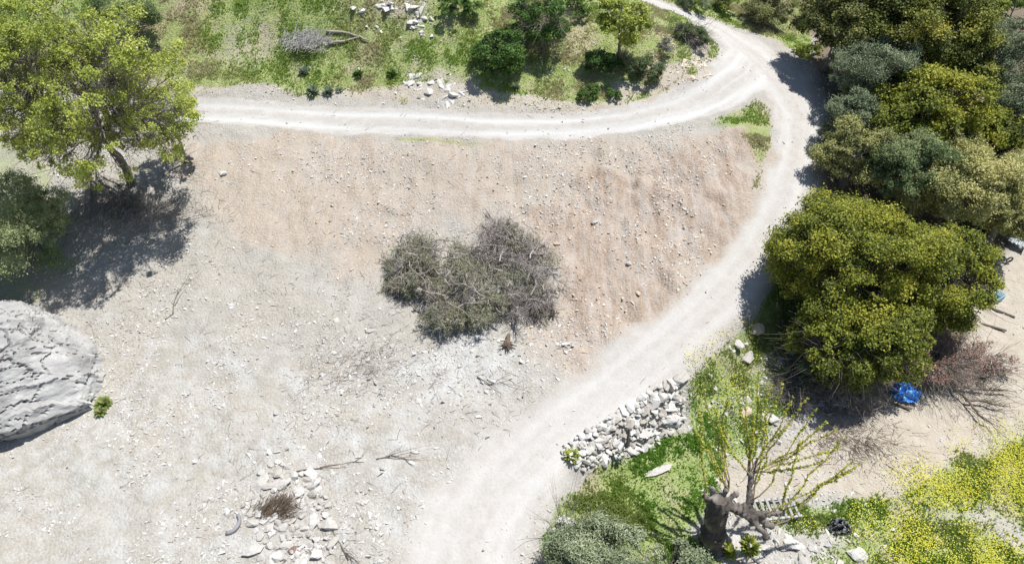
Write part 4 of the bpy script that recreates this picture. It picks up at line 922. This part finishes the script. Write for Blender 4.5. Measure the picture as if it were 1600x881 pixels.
# ------------------------------------------------------------------ man-made bits
def slats():
    p = G(1205, 800); r = np.random.default_rng(3)
    root = empty('wooden_pallet', p, 'grey-white weathered slatted pallet lying behind the pollarded tree', 'pallet', rz=.12)
    for k in range(8):
        q = MB(); q.box((-.95+k*.27, 0, .32+.01*(k % 2)), .10, .95, .022, tint=.4+.07*(k % 4)); q.build('slat', M['grwood'], root)
    for y in (-.42, .42):
        q = MB(); q.box((0, y, .262), 2.15, .09, .09, tint=.85); q.build('rail', M['grwood'], root)
    for x in (-.95, .95):
        for y in (-.42, .42):
            q = MB(); q.box((x*.98, y, .05), .08, .08, .33, tint=.6); q.build('block', M['grwood'], root)
slats()
def crumple(px, py, R, mat, name, label, cat, seed, amp=.5, n=5, h=.3, sub=5, rz=0., hh=0):
    """a crumpled sheet: a folded, draped disc with real folds and thickness"""
    r = np.random.default_rng(seed); base = G(px, py); K = 46
    u, v = np.meshgrid(np.linspace(-1, 1, K), np.linspace(-1, 1, K), indexing='ij'); u = u.ravel(); v = v.ravel()
    f1 = fbm(u*2.2+seed, v*2.2, 0, 4, seed, .62); f2 = fbm(u*2.4, v*2.4+seed, 3, 4, seed+1, .62); f3 = 1-np.abs(fbm(u*1.9, v*1.9, 7, 4, seed+2, .6)-.5)*3.4
    edge = 1-sstep(.55, 1.0, np.hypot(u, v)+.25*(f1-.5))
    x = (u+(f1-.5)*amp*1.6)*R[0]; y = (v+(f2-.5)*amp*1.6)*R[1]; z = .03+np.clip(f3, 0, 1)*h*(.25+.75*edge)
    I_, J_ = np.meshgrid(np.arange(K-1), np.arange(K-1), indexing='ij'); I_ = I_.ravel(); J_ = J_.ravel(); F_ = np.column_stack([I_*K+J_, (I_+1)*K+J_, (I_+1)*K+J_+1, I_*K+J_+1])
    rad = np.hypot(u, v)+.5*(fbm(u*1.5, v*1.5, 5, 3, seed+5)-.5); F_ = F_[(rad[F_] < .95).all(1)]
    mb = MB(); mb.add(np.column_stack([x, y, z]), F_, np.clip(f3*.7+.2+r.normal(0, .05, len(x)), 0, 1)); o = mb.build(name, M[mat], loc=base, smooth=False); o.rotation_euler = (0, 0, rz)
    s = o.modifiers.new('t', 'SOLIDIFY'); s.thickness = .012
    return tag(o, label, cat)
crumple(1412, 616, (.78, .52), 'blue', 'blue_tarp', 'crumpled bright blue plastic tarp on the sand at the foot of the oak', 'tarp', 5, .6, h=.55)
crumple(1309, 824, (.5, .32), 'black', 'crumpled_plastic', 'crumpled black and grey plastic heap in the grass beside the stone blocks', 'plastic sheet', 9, .6, h=.4)
def plank(px, py, l, rz, label, mat='brown', z=.06):
    p = G(px, py); mb = MB(); mb.box((0, 0, z), l, .11, .045, tint=.3); o = mb.build('plank', M[mat], loc=p); o.rotation_euler = (0, .04, rz); tag(o, label, 'plank')
plank(1404, 634, 1.1, -.35, 'dark narrow plank on the sand below the blue tarp')
plank(1566, 489, 1.2, -.6, 'dark pole lying on the sand beside the pale blue crate', 'twig')
plank(1552, 512, 1.2, -.4, 'thin dark board on the sand at the edge of the oak crown', 'twig')
def crate():
    p = G(1556, 468); root = empty('plastic_crate', p, 'pale blue plastic crate tipped on the sand at the edge of the oak crown', 'crate', rz=.5)
    q = MB(); q.box((0, 0, .04), .62, .42, .03); q.build('base', M['cyan'], root)
    for (x, y, sx, sy) in ((.305, 0, .02, .42), (-.305, 0, .02, .42)):
        q = MB(); [q.box((x, y, .1+.09*k), sx, sy, .055, tint=.3+.2*k) for k in range(4)]; q.build('side_panel', M['cyan'], root)
    for y in (.205, -.205):
        q = MB(); [q.box((0, y, .1+.09*k), .585, .02, .055, tint=.3+.2*k) for k in range(4)]; q.build('side_panel', M['cyan'], root)
crate()
def sheet():
    p = G(1585, 385); K = 40; x = np.linspace(-.5, .5, K); v = []; 
    for y in (-.3, .3):
        for a in x: v.append((a, y, .45+.03*math.sin(a*28)+y*.25))
    f = [[i, i+1, K+i+1, K+i] for i in range(K-1)]; mb = MB(); mb.add(v, f, .7); root = mb.build('corrugated_sheet', M['metal'], loc=p); root.rotation_euler = (0, .1, -.65)
    s = root.modifiers.new('t', 'SOLIDIFY'); s.thickness = .012
    tag(root, 'bent grey corrugated metal sheet propped among dark scrap under the trees', 'metal sheet')
    q = MB(); [q.box((sx, sy, .18), .06, .06, .5, tint=.1) for sx in (-.4, .4) for sy in (-.22, .22)]; q.build('prop', M['bark'], root)
sheet()
def barrow():
    """overturned wheelbarrow-like scrap: tray, frame tubes and a wheel"""
    p = G(1556, 412); root = empty('scrap_wheelbarrow', p, 'dark wrecked wheelbarrow with a pale tray lying at the edge of the clearing', 'wheelbarrow', rz=.15)
    q = MB(); a = np.array([(-.4, -.28), (.4, -.22), (.4, .22), (-.4, .28)]); v = [(x*.6, y*.6, .18) for x, y in a]+[(x, y, .42) for x, y in a]
    q.add(v, [[0, 3, 2, 1], [0, 1, 5, 4], [1, 2, 6, 5], [2, 3, 7, 6], [3, 0, 4, 7]], .8); t = q.build('tray', M['black'], root); t.modifiers.new('t', 'SOLIDIFY').thickness = .015
    for s in (-1, 1):
        q = MB(); q.tube(np.array([(-1.0, s*.3, .4), (-.4, s*.26, .15), (.5, s*.12, .14), (.75, s*.04, .2)]), .022, 6, .3); q.build('handle', M['black'], root)
        q = MB(); q.tube(np.array([(-.35, s*.25, .14), (-.4, s*.25, .01)]), .02, 6, .3); q.build('leg', M['black'], root)
    th = np.linspace(0, 6.283, 17); q = MB(); q.tube(np.column_stack([.75+np.cos(th)*.17, th*0, .2+np.sin(th)*.17]), .045, 8, .2, cap=False); q.build('wheel', M['black'], root, True)
barrow()

# ------------------------------------------------------------------ weeds, grass, flowers
def weed(px, py, s, label, seed, mat='greyweed', n=60):
    r = np.random.default_rng(seed); p = G(px, py); mb = MB(); th = r.uniform(0, 6.28, n); ph = r.uniform(.15, 1.2, n); l = s*r.uniform(.6, 1, n)
    d = np.column_stack([np.cos(th)*np.cos(ph), np.sin(th)*np.cos(ph), np.sin(ph)]); C = d*l[:, None]*.55; leaf_n = norm(np.cross(d, np.column_stack([-np.sin(th), np.cos(th), th*0])))
    b = np.cross(d, leaf_n); w = s*.11
    v = np.stack([d*.02, C+b*w+[0, 0, .03], d*l[:, None]-[0, 0, .08*s], C-b*w+[0, 0, .03]], 1).reshape(-1, 3)
    mb.add(v, np.arange(n*4).reshape(n, 4), np.repeat(r.random(n), 4)); tag(mb.build('weed', M[mat], loc=p), label, 'plant')
weed(489, 145, .65, 'grey-green thistle rosette on the upper track bank', 1); weed(514, 146, .6, 'white-veined thistle beside the grey-green thistle rosette on the bank', 2)
weed(475, 115, .6, 'pale leafy weed on the hill below the silvery brush', 3); weed(530, 143, .35, 'smallest thistle rosette of the three on the track bank', 4)
weed(962, 714, .5, 'silvery leafy weed at the foot of the stone wall beside the post', 5); weed(892, 712, .5, 'green bushy weed at the lower end of the stone wall', 6, 'fresh', 120)
weed(805, 138, .5, 'pale grey weed right below the round dark shrub', 9); weed(163, 632, .5, 'bright green tuft growing at the side of the big boulder', 7, 'grass', 260); weed(158, 645, .4, 'smaller green tuft in the shade of the big boulder', 8, 'grass', 160)
weed(1170, 855, .6, 'leafy bright weed growing between the stone blocks', 10, 'fresh', 120); weed(1140, 862, .5, 'low green weed at the base of the pollarded trunk', 11, 'fresh', 120); weed(560, 118, .5, 'bright green tuft in the hill grass below the forked branch', 12, 'green', 160); weed(613, 118, .5, 'dark green tuft in the grass left of the white outcrop', 13, 'green', 160)
def grass(name, n, box, seed, h0, h1, tintf, fn=density, lim=None):
    r = np.random.default_rng(seed); P = r.uniform((box[0], box[2]), (box[1], box[3]), (n, 2)); dn = fn(P); cl = fbm(P[:, 0]*1.1, P[:, 1]*1.1, 0, 4, 66)
    keep = r.random(n) < np.clip(dn*1.25-.2, 0, 1)*(.5+.5*sstep(.34, .60, cl)); P = P[keep]; cl = cl[keep]; n = len(P)
    h = (h0+(h1-h0)*sstep(.35, .7, cl))*r.uniform(.5, 1.3, n); z = hz(P)-.01; B = np.column_stack([P, z]); ti = tintf(P, r)
    mb = MB()
    for k in range(3):
        th = r.uniform(0, 6.28, n); w = .022+.02*r.random(n); o = np.column_stack([np.cos(th), np.sin(th), 0*th]); le = r.uniform(0, 6.28, n); ln = np.column_stack([np.cos(le), np.sin(le), 0*le])*(h*r.uniform(.2, .8, n))[:, None]
        b = B+ln*.25*r.random((n, 1)); v = np.stack([b-o*w[:, None], b+o*w[:, None], b+ln+np.column_stack([0*h, 0*h, h])], 1).reshape(-1, 3)
        mb.add(v, np.arange(n*3).reshape(n, 3), np.repeat(np.clip(ti+r.normal(0, .08, n), 0, 1), 3))
    mb.build(name, M['grass'])['kind'] = 'stuff'
def t_hill(P, r):
    n = fbm(P[:, 0]*.22, P[:, 1]*.22, 0, 4, 41); return sstep(.34, .66, n)*.55+.04
def t_low(P, r):
    n = fbm(P[:, 0]*.3, P[:, 1]*.3, 0, 4, 42); return (.42+sstep(.33, .62, n)*.5)*(1-.7*(P[:, 1] > 29))
grass('grass', 260000, (-36, 24, 37, 64), 1, .06, .20, t_hill); grass('grass', 330000, (0, 38, 10, 36), 2, .06, .20, t_low)
def flowers(name, n, box, seed, fn, mat, s=.05, hh=(.15, .35)):
    r = np.random.default_rng(seed); P = r.uniform((box[0], box[2]), (box[1], box[3]), (n, 2)); P = P[r.random(n) < fn(P)]; n = len(P)
    C = np.column_stack([P, hz(P)+r.uniform(*hh, n)]); mb = MB()
    leaf_quads(mb, C, norm(rdir(r, n)*.5+[0, 0, 1]), s, 1.0, r.random(n), r); mb.build(name, M[mat])['kind'] = 'stuff'
FB = PX((1470, 790), (1440, 765), (1545, 705), (1700, 650), (1700, 800), (1600, 800), (1540, 765)); FC = PX((1400, 900), (1440, 840), (1520, 830), (1590, 860), (1620, 1000), (1400, 1000)); FD = PX((1215, 800), (1240, 780), (1420, 780), (1500, 800), (1500, 830), (1400, 850), (1300, 810))
FE = PX((1050, 570), (1150, 500), (1190, 520), (1150, 640), (1090, 640)); 
def ff(P):
    c = sstep(.36, .56, fbm(P[:, 0]*.9, P[:, 1]*.9, 0, 4, 88)); e = (fbm(P[:, 0]*.5, P[:, 1]*.5, 0, 3, 89)-.5)*3
    a = np.maximum(sstep(-1.8, 1.6, poly_sd(P, FB)+e), sstep(-1.8, 1.6, poly_sd(P, FC)+e)); b = sstep(-.6, .6, poly_sd(P, FD)+e)*.2+sstep(-.4, .4, poly_sd(P, FE))*.12
    return np.clip(np.maximum(a*(.2+.65*c), b*c), 0, 1)*(1-zone(P, 'lane', .3, .4)*.8)
flowers('yellow_flowers', 520000, (8, 38, 10, 30), 1, ff, 'flower', .048)
hills = lambda P: density(P)*sstep(.55, .68, fbm(P[:, 0]*.35, P[:, 1]*.35, 0, 3, 90))*.35
flowers('yellow_flowers', 60000, (-36, 24, 37, 62), 2, hills, 'flower', .055, (.08, .2))
